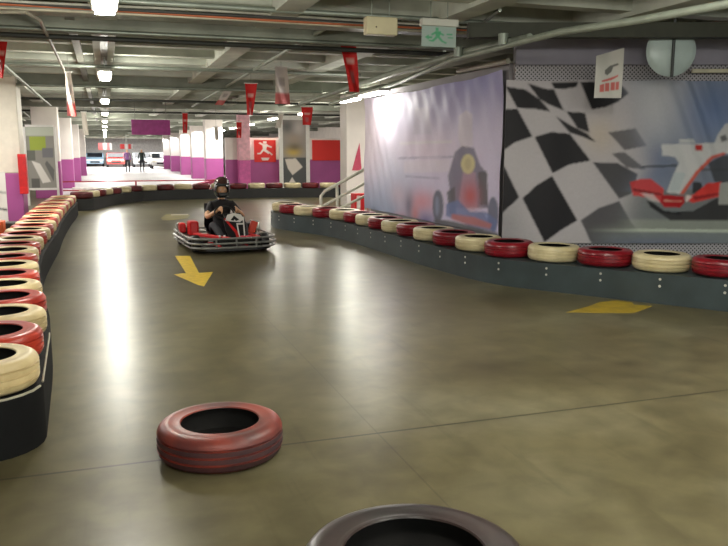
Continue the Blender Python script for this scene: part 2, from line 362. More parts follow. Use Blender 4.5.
def path_points(pts, step, start=0.):
    P = [Vector((*p, 0)) for p in pts]; out = []; d = start; acc = 0
    for a, b in zip(P, P[1:]):
        L_ = (b - a).length
        while d <= acc + L_: out.append(a.lerp(b, (d - acc) / L_)); d += step
        acc += L_
    return out
def smoothpath(pts, n=6):
    P = [Vector((*p, 0)) for p in pts]; out = []
    for i in range(len(P) - 1):
        p0, p1, p2, p3 = P[max(i - 1, 0)], P[i], P[i + 1], P[min(i + 2, len(P) - 1)]
        for k in range(n):
            t = k / n; out.append(.5 * ((2 * p1) + (-p0 + p2) * t + (2 * p0 - 5 * p1 + 4 * p2 - p3) * t * t + (-p0 + 3 * p1 - 3 * p2 + p3) * t ** 3))
    out.append(P[-1]); return [(p.x, p.y) for p in out]
def belt(name, centre, hw, h, label, bolt_side=1, bolt_step=.55, bolt_range=None, mt=None):
    """rubber-clad barrier base: swept solid with round ends following the centre path"""
    P = [Vector((*p, 0)) for p in centre]; Lf = []; Rt = []
    for i, p in enumerate(P):
        t = (P[min(i + 1, len(P) - 1)] - P[max(i - 1, 0)]).normalized(); n = Vector((-t.y, t.x, 0)); Lf.append(p + n * hw); Rt.append(p - n * hw)
    def cap(c, t, s):
        t = Vector(t); n = Vector((-t.y, t.x, 0)); return [c + (n * math.cos(a) * s + t * math.sin(a)) * hw for a in [PI * k / 10 for k in range(1, 10)]]
    t0 = (P[0] - P[1]).normalized(); t1 = (P[-1] - P[-2]).normalized()
    n_ = len(P); N2 = len(P)
    vs = []; fs = []
    for a, b in zip(Lf, Rt):
        vs += [a, b, a + Vector((0, 0, h)), b + Vector((0, 0, h))]
    for i in range(n_ - 1):
        o = 4 * i; q = o + 4; fs += [(o, q, q + 2, o + 2), (o + 1, o + 3, q + 3, q + 1), (o + 2, q + 2, q + 3, o + 3), (o, o + 1, q + 1, q)]
    m = MB(); m.add(vs, fs)
    for (c, t) in ((P[0], t0), (P[-1], t1)):
        n = Vector((-t.y, t.x, 0)); arc = [c + (n * math.cos(a) + t * math.sin(a)) * hw for a in [PI * k / 12 for k in range(13)]]
        K = len(arc); v = arc + [a + Vector((0, 0, h)) for a in arc]
        m.add(v, [(i, i + 1, K + i + 1, K + i) for i in range(K - 1)] + [tuple(range(K)), tuple(range(K, 2 * K))])
    bm_o = m.build(name, mt or mat('black_conveyor_rubber', (30, 34, 35), .5, var=.2, scale=4), smooth=True, autos=35)
    tag(bm_o, label, 'barrier')
    if bolt_range:
        side = Lf if bolt_side > 0 else Rt
        for q in path_points([(s.x, s.y) for s in side], bolt_step, bolt_range[0]):
            if bolt_range[1] and q.y < bolt_range[1]: continue
            i = min(range(len(side)), key=lambda k: (side[k] - q).length); t = (P[min(i + 1, n_ - 1)] - P[max(i - 1, 0)]).normalized(); nn = Vector((-t.y, t.x, 0)) * bolt_side
            M = Matrix((t, Vector((0, 0, 1)), nn)).transposed()
            for z in (.20, .27) if bolt_side else (.2,):
                MB().lathe([(.0005, .006), (.012, .005), (.014, 0), (.0005, -.01)], q + Vector((0, 0, z * h / .3 - .02)) , 8, 0, M).build('bolt', mat('zinc_bolt', (214, 210, 200), .3, .3), bm_o)
    return bm_o
BH = .30
# left row
ext = [(-.38, 4.2), (-.40, 4.8), (-.42, 5.35), (-.46, 5.95), (-.54, 6.6), (-.60, 7.2), (-.65, 7.8), (-.71, 8.5), (-.76, 9.6), (-.76, 10.95), (-.75, 12.4), (-.77, 14.3), (-.75, 16.8), (-.71, 18.4), (-.70, 19.7)]
lc = smoothpath([(x - .29, y) for x, y in ext], 4)
ORD = ['first', 'second', 'third', 'fourth', 'fifth', 'sixth', 'seventh', 'eighth', 'ninth', 'tenth', 'eleventh', 'twelfth', 'thirteenth', 'fourteenth', 'fifteenth', 'sixteenth', 'seventeenth', 'eighteenth', 'nineteenth', 'twentieth', 'twenty-first', 'twenty-second', 'twenty-third', 'twenty-fourth', 'twenty-fifth', 'twenty-sixth', 'twenty-seventh', 'twenty-eighth', 'twenty-ninth', 'thirtieth']
belt('barrier_base', lc, .30, BH, 'black rubber-clad base under the long left row of cream and red tyres', 1, .6, None, mat('black_belt_rubber', (14, 14, 15), .8, var=.25, scale=5, spec=.2))
LB = bpy.context.scene.collection.objects['barrier_base']
m_ = []
for i, p in enumerate(lc):
    a_ = Vector((*lc[max(i - 1, 0)], 0)); b_ = Vector((*lc[min(i + 1, len(lc) - 1)], 0)); t_ = (b_ - a_).normalized(); m_.append(Vector((*p, BH + .004)) + Vector((t_.y, -t_.x, 0)) * .298)
t_ = (Vector((*lc[0], 0)) - Vector((*lc[1], 0))).normalized(); n_ = Vector((t_.y, -t_.x, 0))
cap_ = [Vector((*lc[0], BH + .004)) + (-n_ * math.cos(k * PI / 12) + t_ * math.sin(k * PI / 12)) * .298 for k in range(1, 13)]
MB().tube([cap_[len(cap_) - 1 - k] for k in range(len(cap_))][::-1] + [] , .007, 6).build('strap', mat('clear_plastic_strap', (168, 162, 144), .4), LB, smooth=True)
MB().tube(m_[:9], .006, 6).build('strap', mat('clear_plastic_strap', (168, 162, 144), .4), LB, smooth=True)
protos = {}
def row(centres, kinds, zs, labelf, group):
    for i, c in enumerate(centres):
        kd = kinds[i % len(kinds)]
        key = kd.name
        if key not in protos:
            o = tyre_mesh(.288, .175, [kd, rubber_in]); protos[key] = o
        else:
            o = protos[key].copy(); COL.objects.link(o)
        o.location = (c.x, c.y, zs); o.rotation_euler = (random.uniform(-.015, .015), random.uniform(-.015, .015), random.uniform(0, 6))
        tag(o, labelf(i, kd), 'tyre', group)
lt = path_points(lc, .585)
def nm(kd): return {'worn_red_tyre_paint': 'red', 'bright_red_tyre_paint': 'red', 'crimson_tyre_paint': 'crimson red', 'cream_tyre_paint': 'cream', 'off_white_tyre_paint': 'off-white', 'dark_red_tyre_paint': 'dark red'}[kd.name]
row(lt, [T_cream, T_red2], BH + .008, lambda i, kd: '%s painted tyre on the left barrier, %s' % (nm(kd), 'nearest the camera' if i == 0 else ORD[i] + ' counted from the near end' if i < 14 else ORD[len(lt) - 1 - i] + ' counted back from its far end'), 'tyres on the left barrier')
# right row
rf = [(6.35, 4.45), (5.53, 5.6), (5.12, 6.19), (4.62, 6.92), (4.22, 7.55), (4.06, 8.15), (3.96, 9.2), (3.91, 10.4), (3.87, 11.6), (3.83, 12.5), (3.68, 13.3), (3.36, 14.1), (3.15, 14.9), (3.2, 15.6)]
rs = smoothpath(rf, 4); RP = [Vector((*p, 0)) for p in rs]
rc = []
for i, p in enumerate(RP):
    t = (RP[min(i + 1, len(RP) - 1)] - RP[max(i - 1, 0)]).normalized(); n = Vector((t.y, -t.x, 0)); q = p + n * .30; rc.append((q.x, q.y))
belt('barrier_base', rc, .30, BH, 'dark grey rubber strip with pairs of bolts fronting the right hand tyre barrier', 1, .60, (.25, 0), mat('grey_conveyor_rubber', (54, 64, 66), .42, var=.18, scale=3))
rtc = path_points(rc, .585, .37)
row(rtc, [T_crim, T_wht], BH + .008, lambda i, kd: '%s painted tyre on the right barrier, %s' % (nm(kd), ORD[i] + ' counted from its near right end' if i < 11 else ORD[len(rtc) - 1 - i] + ' counted back from the far tip'), 'tyres on the right barrier')
# far row
ff = [(-.58, 20.85), (-.34, 21.7), (.02, 22.8), (.68, 24.0), (1.3, 24.55), (2.0, 24.85), (3.0, 25.0), (5.1, 24.95), (6.4, 24.7), (8.2, 24.2)]
fs_ = smoothpath([(x - .05, y + .3) for x, y in ff], 4)
belt('barrier_base', fs_, .30, BH, 'dark base of the curved tyre barrier across the far bend', 1, 1, None, mat('far_belt_rubber', (26, 27, 26), .6))
ft = path_points(fs_, .60)
row(ft, [T_dred, T_wht], BH + .008, lambda i, kd: '%s painted tyre on the far curved barrier, %s' % (nm(kd), ORD[i] + ' from its left end' if i < 9 else ORD[len(ft) - 1 - i] + ' from its right end'), 'tyres on the far barrier')

# ================================================================ floor markings
yel = mat('yellow_floor_paint', (222, 186, 28), .45, var=.12, scale=14)
yel2 = mat('worn_yellow_floor_paint', (176, 148, 32), .45, scale=7, rgb2=(150, 128, 44))
def marking(pixels, mt, label, z=.002):
    P = [gz(*p) for p in pixels]; c = sum(P, Vector()) / len(P)
    m = MB().prism([((p - c).x, (p - c).y) for p in P], 0, z)
    return tag(m.build('floor_arrow', mt, loc=(c.x, c.y, .0)), label, 'floor marking')
marking([(175, 256), (190, 256), (199, 273), (213, 272), (204, 286.5), (198, 285), (174, 274.5), (186, 273)], yel, 'bright yellow arrow painted on the floor in front of the kart')
marking([(566, 312.5), (590, 306), (600, 302), (618, 300.5), (632, 302.5), (634, 305), (653, 306), (634, 313), (600, 313), (588, 312.7)], yel2, 'worn yellow arrow painted at the foot of the right hand barrier')
m_ = marking([(161, 218), (166, 214.5), (180, 214), (190, 215), (188, 218), (176, 220), (163, 220.5)], mat('faded_yellow_paint', (146, 134, 70), .4, scale=4, rgb2=(124, 116, 84)), 'faded yellow patch with white marks painted on the floor behind the kart'); m_.name = 'floor_patch'
P = gz(178, 214.8); MB().prism([(-.18, -.1), (.22, -.12), (.26, .12), (-.15, .14)], 0, .001).build('white_mark', mat('white_floor_paint', (214, 206, 190)), m_, loc=(P.x - m_.location.x, P.y - m_.location.y, .002))

# ================================================================ printed banners
PM = printmat('printed_vinyl', .55, .25); PMf = printmat('printed_board', .5, .4)
def Z(pts, x0, y0, s=4.55): return [(x0 + a / s, y0 + b / s) for a, b in pts]
def gaus(px, py, cx, cy, sx, sy): return np.exp(-((px - cx) / sx) ** 2 - ((py - cy) / sy) ** 2)
def ban1(px, py, a, b):
    C = np.tile(L3((222, 212, 244)), (len(px), 1))
    C = fill(C, gaus(px, py, 470, 78, 60, 30), (120, 120, 196), .9)
    C = fill(C, gaus(px, py, 430, 100, 60, 30), (166, 160, 210), .6)
    C = fill(C, gaus(px, py, 372, 140, 26, 50), (250, 232, 242), .9)  # pale glare at the left side painted into the print
    C = fill(C, gaus(px, py, 396, 160, 20, 40), (206, 218, 244), .7)
    C = fill(C, gaus(px, py, 425, 150, 40, 22), (242, 224, 244), .8)
    C = fill(C, gaus(px, py, 380, 205, 40, 26), (128, 148, 184), .8)
    C = fill(C, gaus(px, py, 422, 202, 14, 12), (226, 130, 150), .8)
    C = fill(C, gaus(px, py, 425, 222, 12, 10), (104, 84, 158), .9)
    C = fill(C, gaus(px, py, 398, 195, 8, 12), (216, 190, 206), .6)
    C = fill(C, inpoly(px, py, [(415, 108), (428, 106), (432, 134), (413, 134)]), (214, 206, 230), .8)
    C = fill(C, inpoly(px, py, [(419, 92), (425, 92), (428, 108), (416, 108)]), (190, 184, 220), .7)
    C = fill(C, inpoly(px, py, [(400, 142), (452, 140), (452, 143), (400, 145)]), (240, 234, 244), .7)
    C = fill(C, inpoly(px, py, [(398, 157.5), (453, 156), (453, 157.5), (398, 159)]), (132, 124, 168), .7)
    C = fill(C, inpoly(px, py, [(404, 161), (450, 160), (450, 172), (404, 173)]), (236, 226, 242), .6)
    C = fill(C, inpoly(px, py, [(405, 175.5), (440, 177.5), (440, 179), (405, 177)]), (128, 120, 166), .7)
    # small racer at left, standing figure and the open wheel car seen head on
    for (x, y, sx, sy, c, al) in ((409, 206, 4, 14, (76, 84, 120), .8), (391, 214, 6, 12, (110, 130, 168), .6), (400, 220, 6, 8, (206, 90, 106), .6), (374, 214, 5, 9, (96, 120, 160), .6), (415, 214, 4, 8, (220, 110, 100), .7)):
        C = fill(C, gaus(px, py, x, y, sx, sy), c, al)
    C = fill(C, inpoly(px, py, [(459, 116), (466, 110), (472, 114), (473, 146), (462, 150), (458, 138)]), (226, 216, 230), .75)
    C = fill(C, inpoly(px, py, [(455, 152), (462, 146), (474, 148), (480, 165), (486, 172), (488, 208), (452, 208), (448, 176)]), (86, 78, 116), .85)
    C = fill(C, inpoly(px, py, [(463, 172), (475, 172), (478, 208), (458, 208)]), (196, 150, 178), .7)
    C = fill(C, inpoly(px, py, [(478, 172), (487, 171), (488, 205), (480, 205)]), (38, 34, 56), .9)
    C = fill(C, ((px - 468) / 7) ** 2 + ((py - 164) / 10) ** 2 < 1, (226, 214, 150), .95)
    C = fill(C, ((px - 468) / 3) ** 2 + ((py - 164) / 6) ** 2 < 1, (176, 156, 96), .5)
    C = fill(C, inpoly(px, py, [(447, 192), (455, 186), (456, 214), (449, 214)]), (40, 38, 60), .9)
    C = fill(C, ((px - 438) / 5.5) ** 2 + ((py - 206) / 16) ** 2 < 1, (52, 60, 92), .92)
    C = fill(C, ((px - 437) / 2) ** 2 + ((py - 206) / 10) ** 2 < 1, (136, 150, 190), .7)
    C = fill(C, ((px - 493) / 5.5) ** 2 + ((py - 214) / 17) ** 2 < 1, (58, 72, 112), .9)
    C = fill(C, gaus(px, py, 470, 196, 9, 13), (206, 52, 58), .95)
    C = fill(C, inpoly(px, py, [(446, 204), (458, 200), (470, 212), (486, 212), (497, 220), (496, 232), (470, 226), (446, 216)]), (82, 108, 176), .85)
    C = fill(C, inpoly(px, py, [(452, 214), (474, 217), (492, 224), (490, 229), (466, 224), (451, 219)]), (206, 92, 72), .8)
    C = fill(C, inpoly(px, py, [(434, 219), (452, 221), (498, 233), (498, 237), (470, 231), (434, 223)]), (30, 30, 44), .9)
    return np.clip(C * .86 + .13, 0, 1)  # print lifted towards white in place of more light on it
b0 = gx(365.5, 211, WX - .03); b1 = gx(500, 236, WX - .03)
zt = gx(500, 70.5, WX - .03).z; z0 = b1.z
Wb = b0.y - b1.y; Hb = zt - z0
def fold1(lx, lz, a, b):
    d = .012 * np.sin(lx * 2.3 + lz * 3) + .008 * np.sin(lx * 9 - lz * 5) * b + .004 * np.sin(lx * 17 + lz * 9)
    s = -.04 * np.sin(PI * a) * b - .02 * b * np.sin(PI * 3 * a) ** 2
    return (np.zeros_like(lx), d + .02, s)
bn = sheet('race_banner', (WX - .03, b0.y, z0), (0, -1, 0), Wb, Hb, 240, 130, ban1, PM, fold=fold1, back=(190, 188, 190), thick=.003)
tag(bn, 'lavender printed banner with a race car seen head on, on the right side wall', 'banner')
TB = [Z([(48, 120), (140, 135), (205, 180), (252, 235), (180, 222), (100, 217)], 495, 60), Z([(148, 105), (225, 130), (270, 135), (310, 225), (325, 235), (240, 200), (200, 175)], 495, 60),
      Z([(255, 100), (380, 100), (370, 122), (320, 131), (270, 130)], 495, 60), Z([(388, 100), (560, 100), (610, 150), (560, 190), (500, 215), (440, 225)], 495, 60),
      Z([(22, 235), (60, 222), (102, 222), (170, 348), (90, 375), (20, 425)], 495, 60), Z([(325, 235), (410, 240), (430, 330), (375, 310), (350, 270)], 495, 60),
      Z([(275, 255), (350, 300), (420, 335), (460, 375), (400, 350), (340, 330)], 495, 60), Z([(180, 350), (255, 328), (340, 335), (435, 458), (340, 475), (262, 515)], 495, 60),
      Z([(20, 100), (40, 70), (110, 215), (20, 300)], 495, 150), Z([(125, 220), (190, 160), (260, 118), (375, 320), (300, 365), (225, 420)], 495, 150)]
TF = [(Z([(515, 330), (640, 310), (690, 390), (590, 410)], 495, 60), .75), (Z([(530, 15), (590, 10), (690, 90), (600, 80)], 495, 150), .75), (Z([(445, 55), (560, 60), (650, 110), (620, 200), (565, 222)], 495, 150), .9), (Z([(390, 320), (470, 265), (565, 232), (620, 330), (680, 400), (640, 470), (450, 450)], 495, 150), .85)]
def Cz(p): return Z(p, 620, 130)
def ban2(px, py, a, b):
    C = np.tile(L3((136, 146, 168)), (len(px), 1))
    C = fill(C, gaus(px, py, 655, 100, 36, 50), (202, 202, 208), .95)
    C = fill(C, gaus(px, py, 715, 110, 30, 34), (112, 134, 178), .85)
    C = fill(C, gaus(px, py, 655, 165, 22, 20), (92, 112, 152), .8)
    C = fill(C, gaus(px, py, 700, 170, 40, 22), (120, 126, 140), .6)
    C = fill(C, inpoly(px, py, [(600, 192), (800, 186), (800, 230), (600, 224)]), (122, 126, 126), .9)
    t = np.clip((py - 218) / 3, 0, 1)
    C = C * (1 - t[:, None]) + L3((150, 156, 148)) * t[:, None]
    C = fill(C, inpoly(px, py, [(560, 229), (800, 229.5), (800, 232.5), (560, 231.5)]), (204, 214, 200), .9)
    C = fill(C, inpoly(px, py, [(500, 232.5), (800, 233), (800, 260), (500, 260)]), (128, 136, 140), .9)
    C = fill(C, gaus(px, py, 650, 243, 60, 6), (110, 118, 148), .6)
    # waving chequered flag
    edge = np.interp(py, [60, 80, 100, 125, 145, 165, 190, 215, 250], [640, 634, 640, 644, 650, 655, 640, 632, 640])
    fl_ = 1 / (1 + np.exp((px - edge + 6) / 6.0))
    fw_ = np.tile(L3((196, 190, 194)), (len(px), 1))
    fw_ = fill(fw_, gaus(px, py, 600, 135, 16, 18), (206, 192, 178), .8)
    fw_ = fill(fw_, gaus(px, py, 505, 225, 20, 30), (150, 148, 152), .7)
    for q in TB: fw_ = fill(fw_, inpoly(px, py, q), (22, 20, 26), .98)
    for q, al in TF: fw_ = fill(fw_, inpoly(px, py, q), (48, 48, 54), al)
    low = np.clip((py - 222) / 14, 0, 1) * np.clip((px - 585) / 30, 0, 1) * .7
    fl_ = fl_ * (1 - low)
    C = C * (1 - fl_[:, None]) + fw_ * fl_[:, None]
    # race car
    def P_(poly, c, al=1.): 
        nonlocal C; C = fill(C, inpoly(px, py, Cz(poly)), c, al)
    P_([(130, 345), (220, 372), (330, 370), (440, 310), (900, 340), (900, 412), (230, 412)], (48, 46, 48), .92)
    P_([(120, 320), (150, 330), (200, 368), (280, 376), (280, 386), (190, 378), (140, 350)], (36, 36, 40))
    P_([(100, 164), (260, 158), (260, 166), (100, 172)], (70, 74, 82)); P_([(350, 178), (700, 172), (700, 180), (350, 186)], (90, 92, 98))
    P_([(400, 150), (470, 115), (560, 120), (580, 250), (430, 235)], (70, 72, 78), .9)
    P_([(330, 235), (372, 240), (372, 285), (330, 290)], (36, 34, 38), .9)
    P_([(190, 65), (340, 62), (480, 56), (700, 70), (700, 125), (480, 105), (420, 122), (350, 190), (280, 292), (212, 284), (240, 210), (268, 150), (250, 122), (190, 116)], (214, 214, 216))
    P_([(268, 42), (335, 42), (345, 60), (270, 58)], (206, 208, 210)); P_([(430, 60), (445, 20), (480, -30), (620, -40), (620, 60)], (206, 206, 208)); P_([(455, 30), (480, 20), (490, 45), (462, 55)], (60, 60, 66), .8)
    P_([(342, 66), (374, 66), (376, 92), (344, 94)], (190, 44, 40))
    P_([(470, 102), (486, 108), (424, 130), (358, 196), (288, 294), (272, 290), (346, 186), (415, 118)], (222, 88, 62), .9)
    P_([(250, 190), (300, 196), (270, 280), (222, 276)], (176, 196, 202), .5)
    P_([(45, 238), (90, 224), (140, 222), (200, 268), (195, 335), (130, 305), (60, 300)], (216, 62, 62), .92); P_([(60, 266), (190, 290), (190, 298), (60, 276)], (120, 28, 34))
    P_([(90, 285), (150, 292), (185, 330), (140, 322)], (226, 214, 214), .7)
    P_([(188, 296), (290, 300), (294, 330), (270, 354), (200, 350), (184, 330)], (182, 26, 34)); P_([(200, 318), (280, 322), (280, 328), (200, 324)], (236, 180, 160), .8)
    P_([(292, 312), (340, 290), (400, 240), (462, 238), (452, 302), (330, 332)], (222, 62, 56)); P_([(330, 304), (450, 286), (450, 294), (340, 318)], (150, 28, 34))
    P_([(455, 240), (520, 236), (520, 338), (448, 338)], (170, 172, 168)); P_([(300, 296), (330, 300), (300, 330)], (226, 210, 206))
    return np.clip(C, 0, 1)
# place the second banner on the front wall plane
def onwall(x, y, off=0.0):
    d = Vector(ray(x, y)); o = Vector((0, 0, H)); n = nrm2; c = CORN + n * off
    t = (c - o).dot(n) / d.dot(n); return o + d * t
pA = onwall(501.5, 243, .02); pB = onwall(501.5, 80, .02)
W2 = 4.6
def fold2(lx, lz, a, b):
    fan = np.exp(-((a * W2 - 2.35 - (1 - b) * .35) / .28) ** 2)
    return (0 * lx, .02 + .008 * np.sin(lx * 4 + lz) + .03 * fan * b * np.sin(26 * (lx - (1 - b) * .9)) + .004 * np.sin(lx * 13), -.03 * b * np.exp(-((lx - 3.3) / .5) ** 2) - .012 * b * np.abs(np.sin(lx * 3.2)))
bn2 = sheet('race_banner', (pA.x, pA.y, pA.z), U2, W2, pB.z - pA.z, 400, 170, ban2, PM, fold=fold2, back=(190, 188, 190), thick=.003)
tag(bn2, 'large banner with a black and white chequered flag and a race car', 'banner')

# framed picture on the left and the upright picture in the far middle
metal_w = mat('white_painted_steel', (222, 220, 214), .4, var=.04)
def pic(name, x0, x1, y0, y1, Y_, colf, label, fr=.06, nu=60, nv=90):
    A = gy(x0, (y0 + y1) / 2, Y_); B = gy(x1, (y0 + y1) / 2, Y_); W_ = B.x - A.x; mx_ = (x0 + x1) / 2
    zt_ = gy(mx_, y0, Y_).z; zb = gy(mx_, y1, Y_).z
    t = thing(name, label, 'picture board', (A.x, Y_, 0))
    s = sheet('printed_panel', (A.x, Y_, zb), (1, 0, 0), W_, zt_ - zb, nu, nv, colf, PMf, thick=.02); s.parent = t; s.location = (0, 0, zb)
    for xx in (-fr / 2, W_ + fr / 2): MB().box((xx, .02, zt_ / 2), (fr, .08, zt_)).build('post', metal_w, t)
    for zz in (zb - fr / 2, zt_ + fr / 2): MB().box((W_ / 2, .02, zz), (W_, .06, fr)).build('rail', metal_w, t)
    return t
def colL(px, py, a, b):
    C = np.tile(L3((150, 148, 140)), (len(a), 1))
    def R_(x0, x1, y0, y1, c, al=1.):
        nonlocal C; C = fill(C, (a > x0) & (a < x1) & (b > y0) & (b < y1), c, al)
    R_(0, 1, .86, 1, (190, 196, 180)); R_(.12, .7, .62, .85, (160, 176, 70)); R_(.55, .95, .5, .66, (120, 120, 124)); R_(0, .3, .45, .62, (60, 70, 60), .6)
    C = fill(C, inpoly(a, b, [(.15, .45), (.45, .4), (.8, .1), (.5, .08)]), (226, 222, 214)); C = fill(C, inpoly(a, b, [(.7, .45), (.95, .3), (.9, .1), (.62, .4)]), (90, 92, 92), .8)
    R_(.1, .4, .0, .16, (80, 80, 78), .8)
    return C
pic('picture_board', 27, 55, 127, 188, 23.5, colL, 'framed grey and lime picture board beside the red hose cabinet at left')
def colM(px, py, a, b):
    C = np.tile(L3((150, 144, 138)), (len(a), 1))
    for x, y, sx, sy, c, al in ((.2, .9, .3, .1, (96, 96, 96), .9), (.7, .88, .25, .12, (200, 190, 188), .8), (.5, .72, .4, .08, (170, 150, 130), .8), (.45, .53, .34, .07, (206, 172, 70), .95), (.5, .6, .3, .06, (96, 84, 60), .8)):
        C = fill(C, gaus(a, b, x, y, sx, sy), c, al)
    C = fill(C, inpoly(a, b, [(0, .44), (1, .44), (1, 0), (0, 0)]), (70, 74, 74), .95)
    C = fill(C, inpoly(a, b, [(.08, .42), (.55, .43), (.85, .3), (.4, .18), (.2, .28)]), (222, 212, 200)); C = fill(C, inpoly(a, b, [(.12, 0), (.38, .15), (.65, 0)]), (226, 218, 208))
    return C
pic('picture_board', 283, 306, 120, 187, 27.5, colM, 'upright chequered picture board between two white posts beyond the far barrier', fr=.14)
# red sign with a running figure
def colS(px, py, a, b):
    C = np.tile(L3((216, 36, 30)), (len(a), 1))
    for q in ([(.42, .95), (.58, .95), (.58, .84), (.42, .84)], [(.38, .82), (.62, .82), (.56, .58), (.4, .56)], [(.2, .86), (.28, .9), (.46, .8), (.4, .74)], [(.58, .8), (.82, .7), (.8, .64), (.56, .72)], [(.42, .58), (.54, .58), (.74, .44), (.66, .36), (.44, .5)], [(.4, .6), (.46, .54), (.3, .36), (.14, .36), (.14, .42), (.26, .42)], [(.66, .44), (.74, .44), (.86, .34), (.8, .3)], [(.3, .2), (.7, .2), (.64, .08), (.36, .08)]):
        C = fill(C, inpoly(a, b, q), (236, 228, 222))
    return C
A = gy(254, 140, 28.42); B = gy(276, 162, 28.42)
s = sheet('sign_board', (A.x, 28.42, B.z), (1, 0, 0), B.x - A.x, A.z - B.z, 50, 50, colS, PMf, thick=.03); tag(s, 'red sign with a white running figure on the far purple partition', 'sign')
A = gy(313, 140, 28.3); B = gy(343, 160.5, 28.3)
s = sheet('sign_board', (A.x, 28.42, B.z), (1, 0, 0), B.x - A.x, A.z - B.z, 4, 4, flat((222, 44, 34)), PMf, thick=.03); tag(s, 'plain red board on the far partition right of the chequered picture', 'sign')
A = gy(229, 141, 28.42); B = gy(241, 160, 28.42)
# red cabinet, picture at far left, notice box
def boxat(name, x0, x1, y0, y1, Y_, dep, mt, label, cat, bevel=.01, z_floor=False):
    A = gy((x0 + x1) / 2, y0, Y_); B = gy((x0 + x1) / 2, y1, Y_); X0 = gy(x0, (y0 + y1) / 2, Y_).x; X1 = gy(x1, (y0 + y1) / 2, Y_).x
    zb = 0 if z_floor else B.z; m = MB().box((0, 0, (A.z - zb) / 2), (X1 - X0, dep, A.z - zb))
    return tag(m.build(name, mt, loc=((X0 + X1) / 2, Y_ + dep / 2, zb), bevel=bevel), label, cat)
hb = boxat('hose_cabinet', 18.5, 27, 154, 194, 16.9, .22, mat('red_enamel', (206, 30, 30), .35), 'tall red hose cabinet on the side of the big left column', 'cabinet')
MB().box((0, -.115, .45), (.14, .01, .6)).build('door', mat('red_enamel_door', (190, 24, 26), .35), hb)
def colF(px, py, a, b):
    C = np.tile(L3((214, 210, 202)), (len(a), 1)); C = fill(C, gaus(a, b, .3, .5, .3, .12), (120, 60, 60), .8); C = fill(C, inpoly(a, b, [(0, .3), (1, .22), (1, .26), (0, .34)]), (60, 60, 60)); return fill(C, inpoly(a, b, [(0, .62), (1, .56), (1, .6), (0, .66)]), (90, 90, 90), .7)
A = gy(-16, 172, 15.4); B = gy(8.5, 222, 15.4)
s = sheet('picture_banner', (A.x, 15.4, max(.05, B.z)), (1, 0, 0), B.x - A.x, A.z - B.z, 24, 40, colF, PMf, thick=.02); tag(s, 'white picture banner at the left edge of the view in front of the big column', 'banner')
# purple board hanging over the far hall
A = gy(131, 119.5, 24); B = gy(170.5, 135, 24)
hs = thing('hanging_board', 'plain purple board hanging under the ceiling above the bright hall', 'sign', ((A.x + B.x) / 2, 24, B.z))
MB().box((0, 0, (A.z - B.z) / 2), (B.x - A.x, .05, A.z - B.z)).build('panel', mat('purple_board', (158, 44, 128), .5), hs)
for sx in (-.45, .45): MB().tube([(sx, 0, A.z - B.z), (sx, 0, 3.04 - B.z)], .008, 6).build('hanger', mat('steel_wire', (120, 120, 116), .4, .8), hs)

# ================================================================ ceiling services
galv = mat('galvanised_steel', (150, 158, 148), .45, .5, var=.15, scale=5)
pipe_g = mat('grey_green_pipe', (148, 156, 142), .5, .2, var=.1)
def pipe(name, pts, r, label, mt=None, cat='pipe'):
    return tag(MB().tube(pts, r, 12).build(name, mt or pipe_g, smooth=True), label, cat)
pipe('conduit', [gz(186, 110, 2.95), gz(325, 28, 2.95)], .03, 'thin grey pipe slanting across the ceiling between the small and large red pennants')
pA1 = gz(262, 120, 2.72); pipe('duct_pipe', [gz(300, 104, 2.72), gz(400, 71, 2.72), gz(470, 51, 2.72), gz(530, 38, 2.72)], .05, 'grey-green pipe running above the lavender banner, upper of two')
pp = thing('duct_pipe', 'thicker grey pipe with elbow joints above the lavender banner', 'pipe', (0, 0, 0))
MB().tube([gz(330, 104, 2.66), gz(400, 82, 2.66), gz(452, 60, 2.66), gz(505, 46, 2.66), gz(560, 32, 2.66), gz(640, 20, 2.66), gz(728, 4, 2.66), gz(760, -2, 2.66)], .036, 12).build('tube', pipe_g, pp, smooth=True)
for q in ((458, 57), (503, 45)):
    g = gz(*q, 2.66); MB().tube([g, g + Vector((0, 0, .12))], .055, 10).build('elbow', galv, pp, smooth=True)
mb = MB(); ya = gz(240, 18, 2.98).y
tr = thing('cable_tray', 'cable tray with bundled cables crossing the ceiling above the exit sign', 'cable tray', (0, 0, 0))
MB().box((4, ya, 2.93), (20, .28, .02)).box((4, ya - .14, 2.955), (20, .012, .07)).box((4, ya + .14, 2.955), (20, .012, .07)).build('tray', galv, tr)
for k, c in enumerate(((188, 182, 160), (176, 96, 60), (60, 60, 58), (196, 196, 184))):
    m = MB(); m.tube([(x, ya - .17 + .012 * math.sin(x * 2 + k) + (.03 * k if k < 1 else -.02 * k), 2.925 + .022 * k + .008 * math.sin(x * 1.3 + k * 2)) for x in np.linspace(-5, 13, 60)], .013, 6)
    m.build('cable', mat('cable_%s' % ('cream', 'orange', 'dark', 'pale')[k], c), tr, smooth=True)
yb = gz(240, 5, 3.0).y
pipe('conduit', [(-5, gz(240, 8, 3.0).y, 3.0), (13, gz(240, 8, 3.0).y, 3.0)], .028, 'straight steel conduit crossing the ceiling just in front of the cable tray', galv)
pipe('conduit', [(-5, 17.3, 2.86), (4.8, 17.3, 2.86)], .03, 'steel conduit crossing the ceiling by the second concrete beam', galv)
pipe('sprinkler_pipe', [(-1.4, 2, 2.82), (-1.42, 24, 2.82)], .028, 'thin pipe along the ceiling above the left tyre row', pipe_g)
pipe('hanging_cable', [gz(-10, 12, 2.86), gz(25, 12, 2.86), gz(40, 20, 2.86), gz(52, 45, 2.84), gz(64, 70, 2.78)], .018, 'drooping grey cable loop at the upper left', mat('grey_cable', (150, 144, 128)), 'cable')
